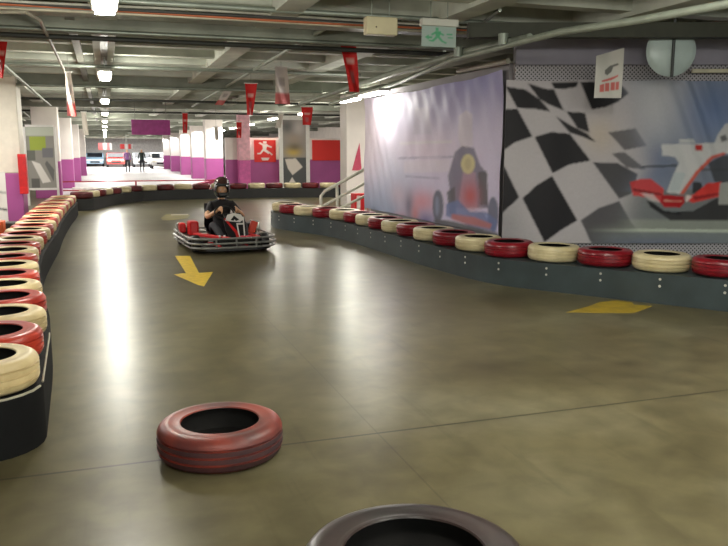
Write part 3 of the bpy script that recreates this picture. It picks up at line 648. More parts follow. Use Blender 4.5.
for k, (x0_, y0_, z_, rr2) in enumerate(((0, 34, 2.84, .03), (0, 27, 2.86, .02), (0, 62, 2.92, .03), (0, 96, 2.85, .03), (0, 108, 2.85, .035))):
    yk = gz(x0_ + 60, y0_ + 3, z_).y
    pipe('ceiling_pipe', [(-5, yk, z_), (4.6 if yk < 20 else 12, yk, z_)], rr2, ('dark' if k in (0, 3, 4) else 'steel grey') + ' pipe crossing under the ceiling, %s from the camera' % ['second', 'nearest', 'third', 'fourth', 'farthest'][k], mat('dark_pipe', (52, 54, 50), .6) if k in (0, 3, 4) else galv)
pipe('ceiling_pipe', [gz(0, 94, 2.9), gz(60, 140, 2.9)], .03, 'grey pipe slanting down towards the far hall at the left edge')
pipe('ceiling_pipe', [gz(500, 10, 3.0), gz(430, 62, 3.0)], .02, 'thin conduit running back behind the exit sign', galv)
# girder edge line with yellow box
def fixture(name, x0, x1, y0, y1, Y_, dep, mt, label, cat):
    A = gy((x0 + x1) / 2, y0, Y_); B = gy((x0 + x1) / 2, y1, Y_); X0 = gy(x0, y0, Y_).x; X1 = gy(x1, y0, Y_).x
    t = thing(name, label, cat, ((X0 + X1) / 2, Y_, B.z)); return t, X1 - X0, A.z - B.z
t, w_, h_ = fixture('emergency_light', 365, 396, 17, 36, 8.0, .12, None, 'cream emergency light box hanging from the cable tray left of the exit sign', 'light')
MB().box((0, 0, h_ / 2), (w_, .12, h_ * .94)).build('housing', mat('cream_plastic', (206, 196, 160), .5, var=.04), t, bevel=.012)
MB().lathe([(.001, -.004), (.008, -.004), (.008, .004), (.001, .004)], (-w_ * .2, -.062, h_ * .42), 10, 0, Matrix.Rotation(PI / 2, 3, 'X')).build('indicator', mat('dark_indicator', (60, 40, 30)), t)
for sx in (-.1, .1): MB().tube([(sx, 0, h_ * .95), (sx, 0, 3.53 - t.location.z)], .006, 6).build('hanger', galv, t)
t, w_, h_ = fixture('exit_sign', 421, 457, 19, 47, 7.9, .1, None, 'hanging exit sign with green running figure and arrows on frosted panel', 'sign')
MB().box((0, 0, h_ * .86), (w_, .10, h_ * .26)).build('housing', mat('white_plastic', (206, 206, 196), .45, var=.03), t, bevel=.008)
def colE(px, py, a, b):
    C = np.tile(L3((166, 184, 178)), (len(a), 1)); G = (70, 168, 118)
    for q in ([(.4, .92), (.48, .92), (.48, .78), (.4, .78)], [(.38, .76), (.56, .76), (.52, .5), (.4, .5)], [(.5, .74), (.66, .6), (.62, .54), (.5, .64)], [(.38, .74), (.26, .6), (.3, .54), (.42, .66)], [(.42, .5), (.52, .5), (.62, .3), (.74, .22), (.7, .16), (.56, .26)], [(.4, .5), (.46, .44), (.34, .24), (.2, .26), (.2, .33), (.3, .33)], [(.08, .45), (.2, .58), (.2, .5), (.3, .5), (.3, .4), (.2, .4), (.2, .32)], [(.72, .66), (.9, .66), (.9, .6), (.72, .6)], [(.76, .5), (.92, .5), (.92, .44), (.76, .44)]):
        C = fill(C, inpoly(a, b, q), G, .9)
    return C
s = sheet('sign_panel', (-w_ / 2 * .95, -.006, 0), (1, 0, 0), w_ * .95, h_ * .74, 46, 30, colE, PMf, thick=.012); s.parent = t
for sx in (-.1, .1): MB().tube([(sx, 0, h_ * .98), (sx, 0, 3.53 - t.location.z)], .006, 6).build('hanger', galv, t)
# round pale disc near the top right
cM = onwall(671, 51, .75)
t = thing('convex_mirror', 'large round pale mirror disc hanging under the ceiling at upper right', 'mirror', cM, math.atan2(U2.y, U2.x))
prof = [(.0005, .05), (.12, .046), (.22, .03), (.285, .008), (.29, 0), (.285, -.01), (.0005, -.012)]
MB().lathe(prof, (0, 0, 0), 40, 0, Matrix.Rotation(PI / 2, 3, 'X')).build('disc', mat('pale_mirror_back', (186, 202, 200), .3, .0, var=.03), t, smooth=True)
MB().tube([(0, -.07, -.3), (0, -.07, .55)], .018, 8).build('post', mat('dark_steel_post', (54, 60, 60), .5), t, smooth=True)
# dark beam hiding the top of the disc
pd = onwall(640, 40, .95)
m = MB().box((2.2, 0, .12), (5.5, .16, .16)); struct(m.build('trim_6', mat('dark_green_beam', (58, 60, 50), .7), loc=(pd.x - 1.4 * U2.x, pd.y - 1.4 * U2.y, pd.z - .02), rz=math.atan2(U2.y, U2.x)))
tag(MB().box((0, 0, 0), (.9, .06, .05)).build('light_batten', mat('unlit_tube_white', (206, 200, 176), .4), loc=onwall(728, 71, .12), rz=math.atan2(U2.y, U2.x), bevel=.01), 'cream batten above the right end of the race car banner', 'light')
tag(MB().tube([gx(458, 71, WX - .1), gx(508, 61, WX - .1)], .035, 10).build('light_batten', mat('unlit_tube_grey', (186, 182, 166), .45), smooth=True), 'unlit grey tube above the top right corner of the lavender banner', 'light')

# white flag with black and red print
A = onwall(594, 56, .9); B = onwall(594, 98, .9); Cc = onwall(622, 47, .9)
def colW(px, py, a, b):
    C = np.tile(L3((206, 204, 198)), (len(a), 1))
    for q in ([(.35, .62), (.55, .7), (.8, .72), (.86, .68), (.66, .66), (.6, .56), (.45, .5), (.36, .54)],): C = fill(C, inpoly(a, b, q), (66, 66, 64), .8)
    for q in ([(.25, .4), (.6, .44), (.85, .48), (.85, .44), (.6, .38), (.25, .36)], [(.18, .14), (.34, .14), (.34, .32), (.18, .30)], [(.38, .15), (.55, .15), (.55, .33), (.38, .33)], [(.59, .16), (.76, .16), (.76, .34), (.59, .34)], [(.78, .17), (.9, .17), (.9, .34), (.78, .34)]): C = fill(C, inpoly(a, b, q), (200, 70, 66), .85)
    return C
Wf = (Cc - A).to_2d().length
ff_ = sheet('printed_flag', B, U2, Wf, A.z - B.z, 40, 60, colW, PM, fold=lambda lx, lz, a, b: (0 * lx, .012 * np.sin(a * 6 + b * 2), .09 * a * b), back=(206, 204, 198), thick=.003)
tag(ff_, 'white hanging flag with red print in front of the chequered banner', 'flag')

# pennants
def pennant(xt, yt, xb, yb, wt, wb, D, kind, label):
    T = gy(xt, yt, D); Bm = gy(xb, yb, D); Hh = T.z - Bm.z; sc = D / 760.; W_ = wt * sc; dxb = (Bm.x - T.x)
    base = {'red': (204, 34, 32), 'white': (214, 206, 196), 'mixed': (214, 204, 196)}[kind]
    def col(px, py, a, b):
        C = np.tile(L3(base), (len(a), 1))
        if kind == 'red':
            C = fill(C, (np.abs(a - .5) < .3) & (np.abs(b - .62) < .05), (232, 190, 180), .8); C = fill(C, (np.abs(a - .5) < .2) & (np.abs(b - .3) < .12), (150, 110, 110), .6)
        elif kind == 'mixed': C = fill(C, b < .3, (190, 60, 60), .85); C = fill(C, (np.abs(a - .5) < .25) & (np.abs(b - .6) < .12), (120, 110, 108), .5)
        return C
    o = sheet('pennant', (T.x - W_ / 2, D, Bm.z), (1, 0, 0), W_, Hh, 14, 24, col, PM, width=lambda b: wb / wt + (1 - wb / wt) * b,
              fold=lambda lx, lz, a, b: (dxb * (1 - b), .05 * np.sin(a * 5 + b * 2.5) * (1.2 - b), 0 * a), thick=.003)
    tag(o, label, 'pennant', 'pennants hung from the ceiling')
    MB().tube([(-.02, 0, Hh + .004), (W_ + .02, 0, Hh + .004)], .01, 6).build('rod', metal_w, o)
    MB().tube([(W_ / 2, 0, Hh), (W_ / 2, 0, 3.53 - Bm.z)], .004, 5).build('cord', mat('cord_grey', (120, 118, 110)), o)
pennant(347.5, 42, 355, 92, 17, 12, 10.2, 'red', 'largest red pennant, hanging left of the cream light box')
pennant(251, 83.5, 250, 115, 12, 6, 16.0, 'red', 'narrow red pennant hanging above the red running figure sign')
pennant(281, 67, 283, 104, 12, 16, 13.2, 'mixed', 'whitish pennant hanging between the two red ones')
pennant(229, 89, 219, 105, 9, 8, 17.5, 'mixed', 'small tilted pale pennant left of the narrow red one')
pennant(68, 72, 72, 116, 5, 8, 13.4, 'mixed', 'white pennant with red tip hanging above the left columns')
pennant(83.5, 112, 86, 135, 4, 5, 22, 'white', 'thin white pennant right of the one with the red tip')
pennant(185, 113, 185, 133, 5, 4.5, 24, 'red', 'small red pennant just right of the hanging purple board')
pennant(307, 107, 307, 125, 12, 9, 22.5, 'red', 'small red pennant above the chequered picture board')
pennant(281, 114, 278, 128, 5, 6, 22.4, 'white', 'little white pennant left of the chequered picture board')
pennant(239, 122, 239, 138, 5, 5, 23, 'red', 'little red pennant above the pale pink column')
pennant(216, 127, 217, 140, 4, 4, 23, 'white', 'little white pennant above the nearest right hand purple column')
pennant(3, 38, 0, 78, 8, 4, 12.6, 'red', 'red pennant cut by the left edge of the view')

# ceiling lamps: long fluorescent fittings, rows along the hall
tube_e = emit('fluorescent_tube', (1.0, .97, .84), LAMP)
tube_far = emit('fluorescent_tube_far', (1.0, .98, .92), LAMP)
housing_m = mat('lamp_housing', (170, 170, 160), .4, .2)
def lamp(loc, label, L_=1.25, proto=[None], along='y'):
    if proto[0] is None:
        t = thing('ceiling_lamp', label, 'lamp', loc, 0, 'fluorescent ceiling lamps')
        MB().box((0, 0, .055), (.22, L_, .05)).build('housing', housing_m, t, bevel=.01)
        m = MB(); m.box((0, 0, .01), (.17, L_ - .06, .035)); m.build('diffuser', tube_e, t, bevel=.012)
        for sy in (-.4, .4): MB().tube([(0, sy, .08), (0, sy, .30)], .006, 6).build('hanger', galv, t)
        pl = bpy.data.lights.new('tube_light', 'POINT'); pl.energy = 50; pl.shadow_soft_size = .12; pl.color = (1, .97, .86)
        po = bpy.data.objects.new('tube_light', pl); COL.objects.link(po); po.parent = t; po.location = (0, 0, -.16)
        proto[0] = t; return t
    return dup(proto[0], label, loc)
RN = ['second', 'third', 'fourth', 'fifth', 'sixth', 'seventh', 'eighth', 'ninth', 'tenth', 'eleventh', 'twelfth']
lamp((.06, 6.75, 2.7), 'fluorescent lamp cut by the top edge of the view, nearest of the left row')
for i in range(1, 10): lamp((.06, 6.75 + 6.6 * i, 2.7), 'fluorescent lamp in the straight row above the left of the track, %s along it' % RN[i - 1])
rl = [(350, 101), (305, 114), (273, 119.5), (250, 125), (233, 128.5), (222, 131), (213, 133)]
for i, (a_, b_) in enumerate(rl): lamp(gz(a_, b_, 2.7), 'lit ceiling lamp over the right side hall, %s' % ('just left of the lavender banner top' if i == 0 else '%s along that row' % RN[i - 1]), 1.25)
cl_ = lamp(gx(373, 95, 4.62), 'bright lamp at the top left corner of the lavender banner', .0)
for ch in cl_.children:
    if ch.name.startswith('diffuser'): ch.data = ch.data.copy(); ch.data.materials[0] = emit('spot_lamp_diffuser', (1, .95, .86), 7.0)
    if ch.type == 'LIGHT': ch.data = ch.data.copy(); ch.data.energy = 20
for k, yy in enumerate((-2.5, .5, 3.5)): lamp((3.2, yy, 2.95), 'added unseen ceiling lamp above the open track beside the camera, out of the view, %s' % ('rearmost', 'middle one', 'foremost')[k])  # extra lamps added out of view to light the track and banner
lamp((.06, .1, 2.7), 'fluorescent lamp of the left row above and behind the camera')
# metal rail carrying the left lamp row
tag(MB().box((.06, 33, 3.0), (.10, 46, .05)).box((-.30, 24.4, 3.0), (.10, 30, .06)).build('lamp_rail', mat('dull_steel_rail', (110, 110, 100), .6, .1)), 'long steel rail and duct carrying the straight row of lamps', 'rail')

# ================================================================ far hall furniture
rr_ = mat('red_rail_paint', (168, 40, 52), .45); 
t = thing('track_railing', 'low red railing across the bright floor beyond the far tyre barrier', 'railing', (0, 0, 0))
y_r = 29.5
for py_ in (181, 189.5):
    z_ = gy(136, py_, y_r).z; MB().tube([(gy(58, py_, y_r).x, y_r, z_), (gy(230, py_, y_r).x, y_r, z_)], .022, 8).build('rail', rr_, t, smooth=True)
for px_ in (60, 136, 215): q = gy(px_, 185, y_r).x; MB().tube([(q, y_r, 0), (q, y_r, gy(136, 181, y_r).z)], .03, 8).build('post', rr_, t, smooth=True)
A = gy(72, 187, 30.3); B = gy(228, 187, 30.3)
tag(MB().box(((A.x + B.x) / 2, 30.4, .1), (B.x - A.x, .25, .2)).build('kerb', mat('white_kerb', (228, 222, 216), .5), bevel=.02), 'low white kerb behind the red railing', 'kerb')
# red ramp wedge
A = gy(188, 182, 33); B = gy(224, 175, 33); tag(MB().prism([(0, 0), (B.x - A.x, 0), (B.x - A.x, .42), (.2, .1)], -.4, .4, 0, Matrix.Rotation(PI / 2, 3, 'X')).build('ramp_wedge', mat('dark_red_ramp', (140, 30, 66)), loc=(A.x, 33.2, .01)), 'dark red wedge on the floor at the foot of the purple columns', 'ramp')
# white ramp handrail behind the tip of the right barrier
t = thing('handrail', 'white sloping ramp handrail behind the far tip of the right tyre barrier', 'handrail', (0, 0, 0))
yh = 16.2
def hp(x, y): return gy(x, y, yh)
wr = mat('white_rail_paint', (226, 222, 208), .4)
MB().tube([hp(321, 213), hp(321, 196), hp(325, 191), hp(366, 168.5)], .035, 10).build('top_rail', wr, t, smooth=True)
MB().tube([hp(323, 206), hp(367, 182)], .03, 10).build('middle_rail', wr, t, smooth=True)
MB().tube([hp(336, 210), hp(367, 195)], .03, 10).build('lower_rail', wr, t, smooth=True)
for x, y in ((321, 197), (337, 186), (366, 168.5)):
    a = hp(x, y); MB().tube([a, Vector((a.x, a.y, 0))], .034, 10).build('post', wr, t, smooth=True)
A = gy(355, 194, 18.5); B = gy(368, 206, 18.5)
def colB(px, py, a, b): C = np.tile(L3((210, 40, 44)), (len(a), 1)); return fill(C, (a > .15) & (a < .42) & (b > .1) & (b < .9), (228, 222, 220))
nb = sheet('red_crate', (A.x, 18.5, 0), (1, 0, 0), B.x - A.x, A.z, 20, 20, colB, PMf, thick=.35); tag(nb, 'red and white crate standing behind the white handrail', 'crate')
# orange and dark box at far left behind tyre row
t = boxat('plastic_block', -8, 3.5, 222, 240, 12.0, .3, mat('orange_plastic', (222, 96, 40), .45), 'orange plastic block behind the left tyre row at the view edge', 'block', z_floor=True)
boxat('storage_box', 4, 17, 223, 240, 13.0, .35, mat('dark_box', (40, 36, 34), .6), 'dark box on the floor behind the left tyre row', 'box', z_floor=True)
# hanging direction signs far away
for x0, x1, y0, y1, Y_, c, lb in ((98, 112, 143, 150, 58, (226, 120, 120), 'red and white hanging sign far down the hall, left one'), (120, 133, 144, 149, 58, (206, 60, 60), 'red and white hanging sign far down the hall, right one')):
    A = gy(x0, y0, Y_); B = gy(x1, y1, Y_)
    def cs(px, py, a, b, c=c): C = np.tile(L3(c), (len(a), 1)); return fill(C, ((a > .35) & (a < .6)) | (a > .85), (232, 228, 226))
    s = sheet('hanging_sign', (A.x, Y_, B.z), (1, 0, 0), B.x - A.x, A.z - B.z, 16, 6, cs, PMf, thick=.05); tag(s, lb, 'sign')
    MB().tube([((B.x - A.x) / 2, .02, A.z - B.z), ((B.x - A.x) / 2, .02, 3.5 - B.z)], .02, 6).build('hanger', galv, s)
# cars
def car(px0, px1, ybase, rgb, label, long=False):
    g = gz((px0 + px1) / 2, ybase); w_ = 1.75
    t = thing('parked_car', label, 'car', (g.x, g.y, 0), 0, 'parked cars at the far end')
    pm = mat('car_paint_%d_%d_%d' % rgb, rgb, .25, .1, coat=.5); gl = mat('car_glass', (30, 34, 40), .1); bl = mat('car_black', (26, 26, 28), .6)
    side = [(-2.0, .3), (-2.05, .62), (-1.9, .8), (-1.0, .95), (-.45, 1.4), (.9, 1.45), (1.7, 1.0), (2.0, .9), (2.05, .35)]
    M = Matrix(((0, 0, 1), (1, 0, 0), (0, 1, 0)))   # profile (y,z) extruded along x
    MB().prism(side, -w_ / 2, w_ / 2, 0, M).build('body', pm, t, bevel=.08)
    MB().prism([(-.97, .98), (-.5, 1.37), (-.52, 1.38), (-1.0, 1.0)], -w_ / 2 + .14, w_ / 2 - .14, 0, M, (0, -.035, .01)).build('windscreen', gl, t)
    for sx in (-1, 1):
        MB().prism([(-.85, 1.0), (-.4, 1.34), (.8, 1.38), (1.4, 1.02)], 0, .02, 0, M, (sx * (w_ / 2 + .0), 0, 0)).build('side_window', gl, t)
        MB().box((sx * .62, -2.03, .68), (.34, .06, .14)).build('headlight', mat('headlight', (236, 232, 214), .15), t)
        for y in (-1.25, 1.25): MB().lathe([(.1, -.1), (.31, -.1), (.33, -.06), (.33, .06), (.31, .1), (.1, .1)], (sx * (w_ / 2 - .08), y, .33), 20, 0, Matrix.Rotation(PI / 2, 3, 'Y')).build('wheel', bl, t, smooth=True)
    MB().box((0, -2.06, .5), (.9, .04, .16)).build('grille', bl, t)
car(151, 170, 168.5, (232, 232, 230), 'white car parked far away, right of the two walkers')
car(135, 149, 167, (150, 156, 160), 'silver grey car parked far away beside the white car')
car(108, 124, 167, (170, 50, 44), 'red car parked far away at the end of the hall')
car(88, 103, 166.5, (150, 182, 206), 'pale blue car parked far away, leftmost of the parked cars')

# ================================================================ people
skin_m = mat('skin', (206, 158, 120), .5, var=.05); shirt = mat('black_shirt_cloth', (24, 22, 24), .8, var=.2, scale=30)
trous = mat('dark_trouser_cloth', (30, 30, 36), .8, var=.2, scale=30); shoe = mat('shoe_rubber', (26, 24, 24), .6)
def skin(name, V, E, R, mats, classify, parent=None, sub=2, loc=(0, 0, 0), rz=0.):
    me = bpy.data.meshes.new(name + '_s'); me.from_pydata([tuple(v) for v in V], E, []); o = bpy.data.objects.new(name + '_s', me); COL.objects.link(o)
    m = o.modifiers.new('skin', 'SKIN'); m.use_smooth_shade = True
    for i, sv in enumerate(me.skin_vertices[0].data): 
        r = R[i]; sv.radius = r if isinstance(r, tuple) else (r, r); sv.use_root = (i == 0)
    s = o.modifiers.new('sub', 'SUBSURF'); s.levels = sub; s.render_levels = sub
    dg = bpy.context.evaluated_depsgraph_get(); dg.update(); em = bpy.data.meshes.new_from_object(o.evaluated_get(dg)); em.name = name
    bpy.data.objects.remove(o)
    em.materials.clear()
    for q in mats: em.materials.append(q)
    for p_ in em.polygons: p_.material_index = classify(p_.center); p_.use_smooth = True
    return em
def hand(V, E, R, wi, d, side, curl, s=1.0):
    """add palm + 5 fingers growing from wrist vertex wi; d forward dir, side lateral dir (thumb side), curl dir"""
    d = Vector(d).normalized(); side = Vector(side).normalized(); curl = Vector(curl).normalized(); w0 = Vector(V[wi])
    pi_ = len(V); V.append(w0 + d * .055 * s); E.append((wi, pi_)); R.append((.034 * s, .02 * s))
    for k, (off, ln) in enumerate(((.028, .060), (.010, .070), (-.010, .064), (-.028, .050))):
        a = len(V); b = w0 + d * .085 * s + side * off * s
        V += [b, b + d * ln * .45 * s + curl * .012 * s, b + d * ln * .6 * s + curl * .035 * s, b + d * ln * .35 * s + curl * .052 * s]
        E.extend([(pi_, a), (a, a + 1), (a + 1, a + 2), (a + 2, a + 3)]); R.extend([.011 * s, .0095 * s, .009 * s, .008 * s])
    a = len(V); V += [w0 + d * .03 * s + side * .035 * s, w0 + d * .06 * s + side * .058 * s + curl * .015 * s, w0 + d * .08 * s + side * .05 * s + curl * .035 * s]
    E.extend([(pi_, a), (a, a + 1), (a + 1, a + 2)]); R.extend([.013 * s, .011 * s, .009 * s])
KP = Vector((gz(224, 246).x, 12.15, 0)); KP = Vector((1.72, 12.15, 0)); KR = math.radians(4)
# local frame: forward = -y, viewer's right = +x
V = [Vector(p) for p in [(0, .40, .20), (0, .46, .36), (0, .46, .52), (0, .42, .66), (0, .39, .74), (0, .37, .80)]]
E = [(i, i + 1) for i in range(5)]; R = [(.15, .12), (.14, .11), (.16, .115), (.15, .10), (.055, .055), (.05, .05)]
for s_ in (-1, 1):
    a = len(V); V += [Vector((s_ * .17, .41, .665)), Vector((s_ * .26, .27, .53)), Vector((s_ * .29, .14, .47)), Vector((s_ * .23, .03, .53)), Vector((s_ * .15, -.05, .60))]
    E += [(3, a), (a, a + 1), (a + 1, a + 2), (a + 2, a + 3), (a + 3, a + 4)]; R += [.062, .05, .041, .038, .026]
    hand(V, E, R, len(V) - 1, (-s_ * .35, -.75, .15), (-s_ * .3, .1, 1), (-s_ * .9, .1, .1) if False else (0, .3, -1))
    a = len(V); V += [Vector((s_ * .11, .36, .19)), Vector((s_ * .22, .05, .33)), Vector((s_ * .24, -.10, .37)), Vector((s_ * .20, -.35, .25)), Vector((s_ * .16, -.58, .13)), Vector((s_ * .16, -.70, .17))]
    E += [(0, a), (a, a + 1), (a + 1, a + 2), (a + 2, a + 3), (a + 3, a + 4), (a + 4, a + 5)]; R += [.10, .075, .062, .055, .042, .038]
def cl(c):
    if abs(c.x) > .10 and c.z > .42 and c.y < .24: return 0
    if c.z > .745: return 0
    if c.y < .3 and c.z < .42: return 3 if c.y < -.52 else 2
    return 1 if c.z > .26 else 2
drv = thing('person', 'person in black t-shirt and dark open face helmet seated driving the kart', 'person', KP + Vector((.07, 0, 0)), KR)
bm_ = skin('body', V, E, R, [skin_m, shirt, trous, shoe], cl)
# join a shaped head into the body mesh
hm = MB(); hc = Vector((0, .35, .885))
NU, NV = 28, 20; hv = []
for j in range(NV + 1):
    th = PI * j / NV; z = -math.cos(th); r = math.sin(th)
    for i in range(NU):
        ph = 2 * PI * i / NU; x = r * math.cos(ph); y = r * math.sin(ph)
        sx = .078 * (1 - .22 * max(0, -z)); fy = .095 * (1 - .12 * max(0, -z)); q = Vector((x * sx, y * fy, z * .118))
        if y < 0:
            f = -y
            q.y -= .024 * math.exp(-(q.x / .014) ** 2 - ((q.z + .012) / .024) ** 2) * f           # nose
            q.y += .010 * (math.exp(-((abs(q.x) - .032) / .015) ** 2 - ((q.z - .012) / .013) ** 2)) * f   # eye sockets
            q.y -= .008 * math.exp(-(q.x / .024) ** 2 - ((q.z + .052) / .008) ** 2) * f           # lips
            q.y -= .008 * math.exp(-(q.x / .02) ** 2 - ((q.z + .092) / .018) ** 2) * f
        hv.append(hc + q)
hm.add(hv, [(j * NU + i, j * NU + (i + 1) % NU, (j + 1) * NU + (i + 1) % NU, (j + 1) * NU + i) for j in range(NV) for i in range(NU)], 0)
for s_ in (-1, 1): hm.sphere(hc + Vector((s_ * .032, -.080, .012)), .012, 1, 10, 8); hm.sphere(hc + Vector((s_ * .032, -.0905, .012)), .005, 2, 8, 6); hm.sphere(hc + Vector((s_ * .08, .01, -.005)), .03, 0, 10, 8, (.3, .6, 1))
hm.box(hc + Vector((0, -.098, -.052)), (.042, .008, .006), 3)
ho = hm.build('head_tmp', [skin_m, mat('eye_white', (226, 222, 214), .2), mat('eye_dark', (24, 18, 16), .2), mat('lips', (150, 82, 76), .5)], smooth=True, autos=80)
bo = bpy.data.objects.new('body', bm_); COL.objects.link(bo)
# merge head mesh into body mesh
b1_ = bmesh.new(); b1_.from_mesh(bm_); off = len(bm_.materials)
for q in ho.data.materials: bm_.materials.append(q)
n0 = len(b1_.faces); b1_.from_mesh(ho.data); b1_.faces.ensure_lookup_table()
for k in range(n0, len(b1_.faces)): b1_.faces[k].material_index += off
b1_.to_mesh(bm_); b1_.free(); bpy.data.objects.remove(ho); bo.parent = drv
# helmet: open shell with chin bar, lifted visor
hel = mat('dark_green_grey_helmet', (46, 54, 52), .25, var=.1, coat=.4); helb = mat('black_helmet_trim', (20, 18, 20), .35)
def shell(c, rx, ry, rz_, keep, th=.014, nu=44, nv=30):
    vs = []; idx = {}; fs = []
    for j in range(nv + 1):
        a = PI * j / nv
        for i in range(nu):
            p = 2 * PI * i / nu; d = Vector((math.sin(a) * math.cos(p), math.sin(a) * math.sin(p), math.cos(a))); vs.append(d)
    def pos(d, k): return Vector((d.x * (rx - k), d.y * (ry - k), d.z * (rz_ - k))) + Vector(c)
    N = len(vs); out = [pos(d, 0) for d in vs] + [pos(d, th) for d in vs]; edges = {}
    for j in range(nv):
        for i in range(nu):
            f = (j * nu + i, (j + 1) * nu + i, (j + 1) * nu + (i + 1) % nu, j * nu + (i + 1) % nu)
            cen = sum((vs[q] for q in f), Vector()) / 4
            if keep(cen.normalized()):
                fs.append(f); fs.append(tuple(q + N for q in f[::-1]))
                for a_, b_ in zip(f, f[1:] + f[:1]): edges[(a_, b_)] = 1
    for (a_, b_) in edges:
        if (b_, a_) not in edges: fs.append((b_, a_, a_ + N, b_ + N))
    used = sorted({q for f in fs for q in f}); mp_ = {q: k for k, q in enumerate(used)}
    return MB().add([out[q] for q in used], [tuple(mp_[q] for q in f) for f in fs])
hh = hc + Vector((0, .01, .012))
ho = shell(hh, .128, .145, .150, lambda d: not (d.y < -.15 and abs(math.atan2(d.x, -d.y)) < 1.0 and -.30 < d.z < .42) and d.z > -.86).build('helmet', hel, drv, smooth=True)
vz = shell(hh + Vector((0, -.02, .05)), .136, .152, .165, lambda d: d.y < .25 and abs(math.atan2(d.x, -d.y)) < 1.5 and .30 < d.z < .97, th=.006).build('visor', mat('brown_tint_visor', (70, 44, 40), .15, var=.05), ho, smooth=True)
MB().box(hh + Vector((0, -.145, .095)), (.20, .015, .035)).build('brow_peak', helb, ho, bevel=.006)
MB().box(hh + Vector((0, -.142, -.07)), (.13, .03, .05)).build('chin_vent', helb, ho, bevel=.01)
for s_ in (-1, 1): MB().lathe([(.001, .01), (.018, .008), (.02, 0), (.001, -.004)], hh + Vector((s_ * .118, -.035, .05)), 12, 0, Matrix.Rotation(s_ * PI / 2, 3, 'Y')).build('visor_pivot', mat('bright_chrome', (230, 230, 226), .15, .6), ho)

# ================================================================ kart
kart = thing('go_kart', 'black and red racing kart with wraparound tube bumper, driven towards the camera', 'go-kart', KP, KR)
kblk = mat('kart_black_plastic', (22, 22, 24), .35, var=.1); kred = mat('kart_red_plastic', (196, 28, 30), .35, var=.06); kst = mat('kart_steel_tube', (150, 150, 146), .3, .5, var=.08)
kwht = mat('kart_white_panel', (226, 222, 216), .4, var=.03)
def rrect(x, yf, yb, cf, cb, z, n=4):
    """rounded loop: half width x, front y yf, rear y yb, corner cuts"""
    pts = []
    for (cx, cy, r, a0) in ((x - cf, yf + cf, cf, -PI / 2), (x - cb, yb - cb, cb, 0), (-x + cb, yb - cb, cb, PI / 2), (-x + cf, yf + cf, cf, PI)):
        for k in range(n + 1): a = a0 + PI / 2 * k / n; pts.append((cx + r * math.cos(a), cy + r * math.sin(a), z))
    return pts
for z, e in ((.10, 0), (.165, .015), (.235, 0)):
    MB().tube(rrect(.65 + e, -.92 - e, .88 + e, .30, .16, z, 6), .016, 8, closed=True).build('bumper_rail', kst, kart, smooth=True)
for (x, y) in ((-.3, -.925), (0, -.925), (.3, -.925), (.66, -.3), (-.66, -.3), (.66, .3), (-.66, .3), (-.45, .885), (.45, .885)):
    MB().tube([(x, y, .09), (x, y, .245)], .014, 8).build('bumper_post', kst, kart, smooth=True)
for s_ in (-1, 1):
    MB().tube([(s_ * .655, .25, .24), (s_ * .68, .32, .36), (s_ * .6, .6, .36), (s_ * .6, .8, .24)], .013, 8).build('side_hoop', kst, kart, smooth=True)
MB().prism(rrect_ := [(p[0] * .93, p[1] * .95) for p in rrect(.65, -.92, .88, .30, .16, 0, 4)], .05, .075).build('floor_tray', kblk, kart)
m = MB()
for s_ in (-1, 1): m.tube([(s_ * .2, -.75, .1), (s_ * .28, -.2, .1), (s_ * .33, .5, .1), (s_ * .33, .75, .1)], .018, 8)
m.tube([(-.5, -.45, .12), (.5, -.45, .12)], .018, 8); m.tube([(-.55, .62, .14), (.55, .62, .14)], .02, 8)
m.build('chassis', kred, kart, smooth=True)
# wheels
def wheel(x, y, r, wd, nm_):
    M = Matrix.Rotation(PI / 2, 3, 'Y')
    o = MB().lathe([(r * .5, -wd / 2 + .01), (r * .62, -wd / 2), (r * .9, -wd / 2 + .005), (r, -wd / 2 + .03), (r, wd / 2 - .03), (r * .9, wd / 2 - .005), (r * .62, wd / 2), (r * .5, wd / 2 - .01)], (x, y, r), 28, 0, M).build('wheel', kblk, kart, smooth=True)
    MB().lathe([(.001, -wd * .3), (r * .5, -wd * .42), (r * .52, 0), (r * .5, wd * .42), (.001, wd * .3)], (x, y, r), 20, 0, M).build('rim', mat('kart_rim', (176, 170, 160), .3, .7), o, smooth=True)
for s_ in (-1, 1): wheel(s_ * .53, -.48, .13, .13, 'f'); wheel(s_ * .52, .60, .14, .20, 'r')
# seat
sh = []
prof = [(-.02, .09), (.15, .085), (.32, .10), (.46, .18), (.54, .32), (.60, .52), (.62, .66)]
for k, (y, z) in enumerate(prof):
    for i in range(9):
        t_ = (i - 4) / 4; wd = .21 - .02 * (k > 4); lift = (abs(t_) ** 3) * (.16 if k < 5 else .03)
        sh.append(Vector((t_ * wd, y + (abs(t_) ** 3) * (-.10 if k >= 4 else 0), z + (lift if k < 4 else lift * .3))))
m = MB(); n9 = len(sh); bk = [v + Vector((0, .012, -.012)) for v in sh]
fs = [(k * 9 + i, k * 9 + i + 1, (k + 1) * 9 + i + 1, (k + 1) * 9 + i) for k in range(len(prof) - 1) for i in range(8)]
fs += [tuple(q + n9 for q in f[::-1]) for f in fs]
rim = [i for i in range(9)] + [k * 9 + 8 for k in range(1, 7)] + [6 * 9 + i for i in range(7, -1, -1)] + [k * 9 for k in range(5, 0, -1)]
fs += [(rim[i], rim[(i + 1) % len(rim)], rim[(i + 1) % len(rim)] + n9, rim[i] + n9) for i in range(len(rim))]
m.add(sh + bk, fs).build('seat', kblk, kart, smooth=True, autos=60)
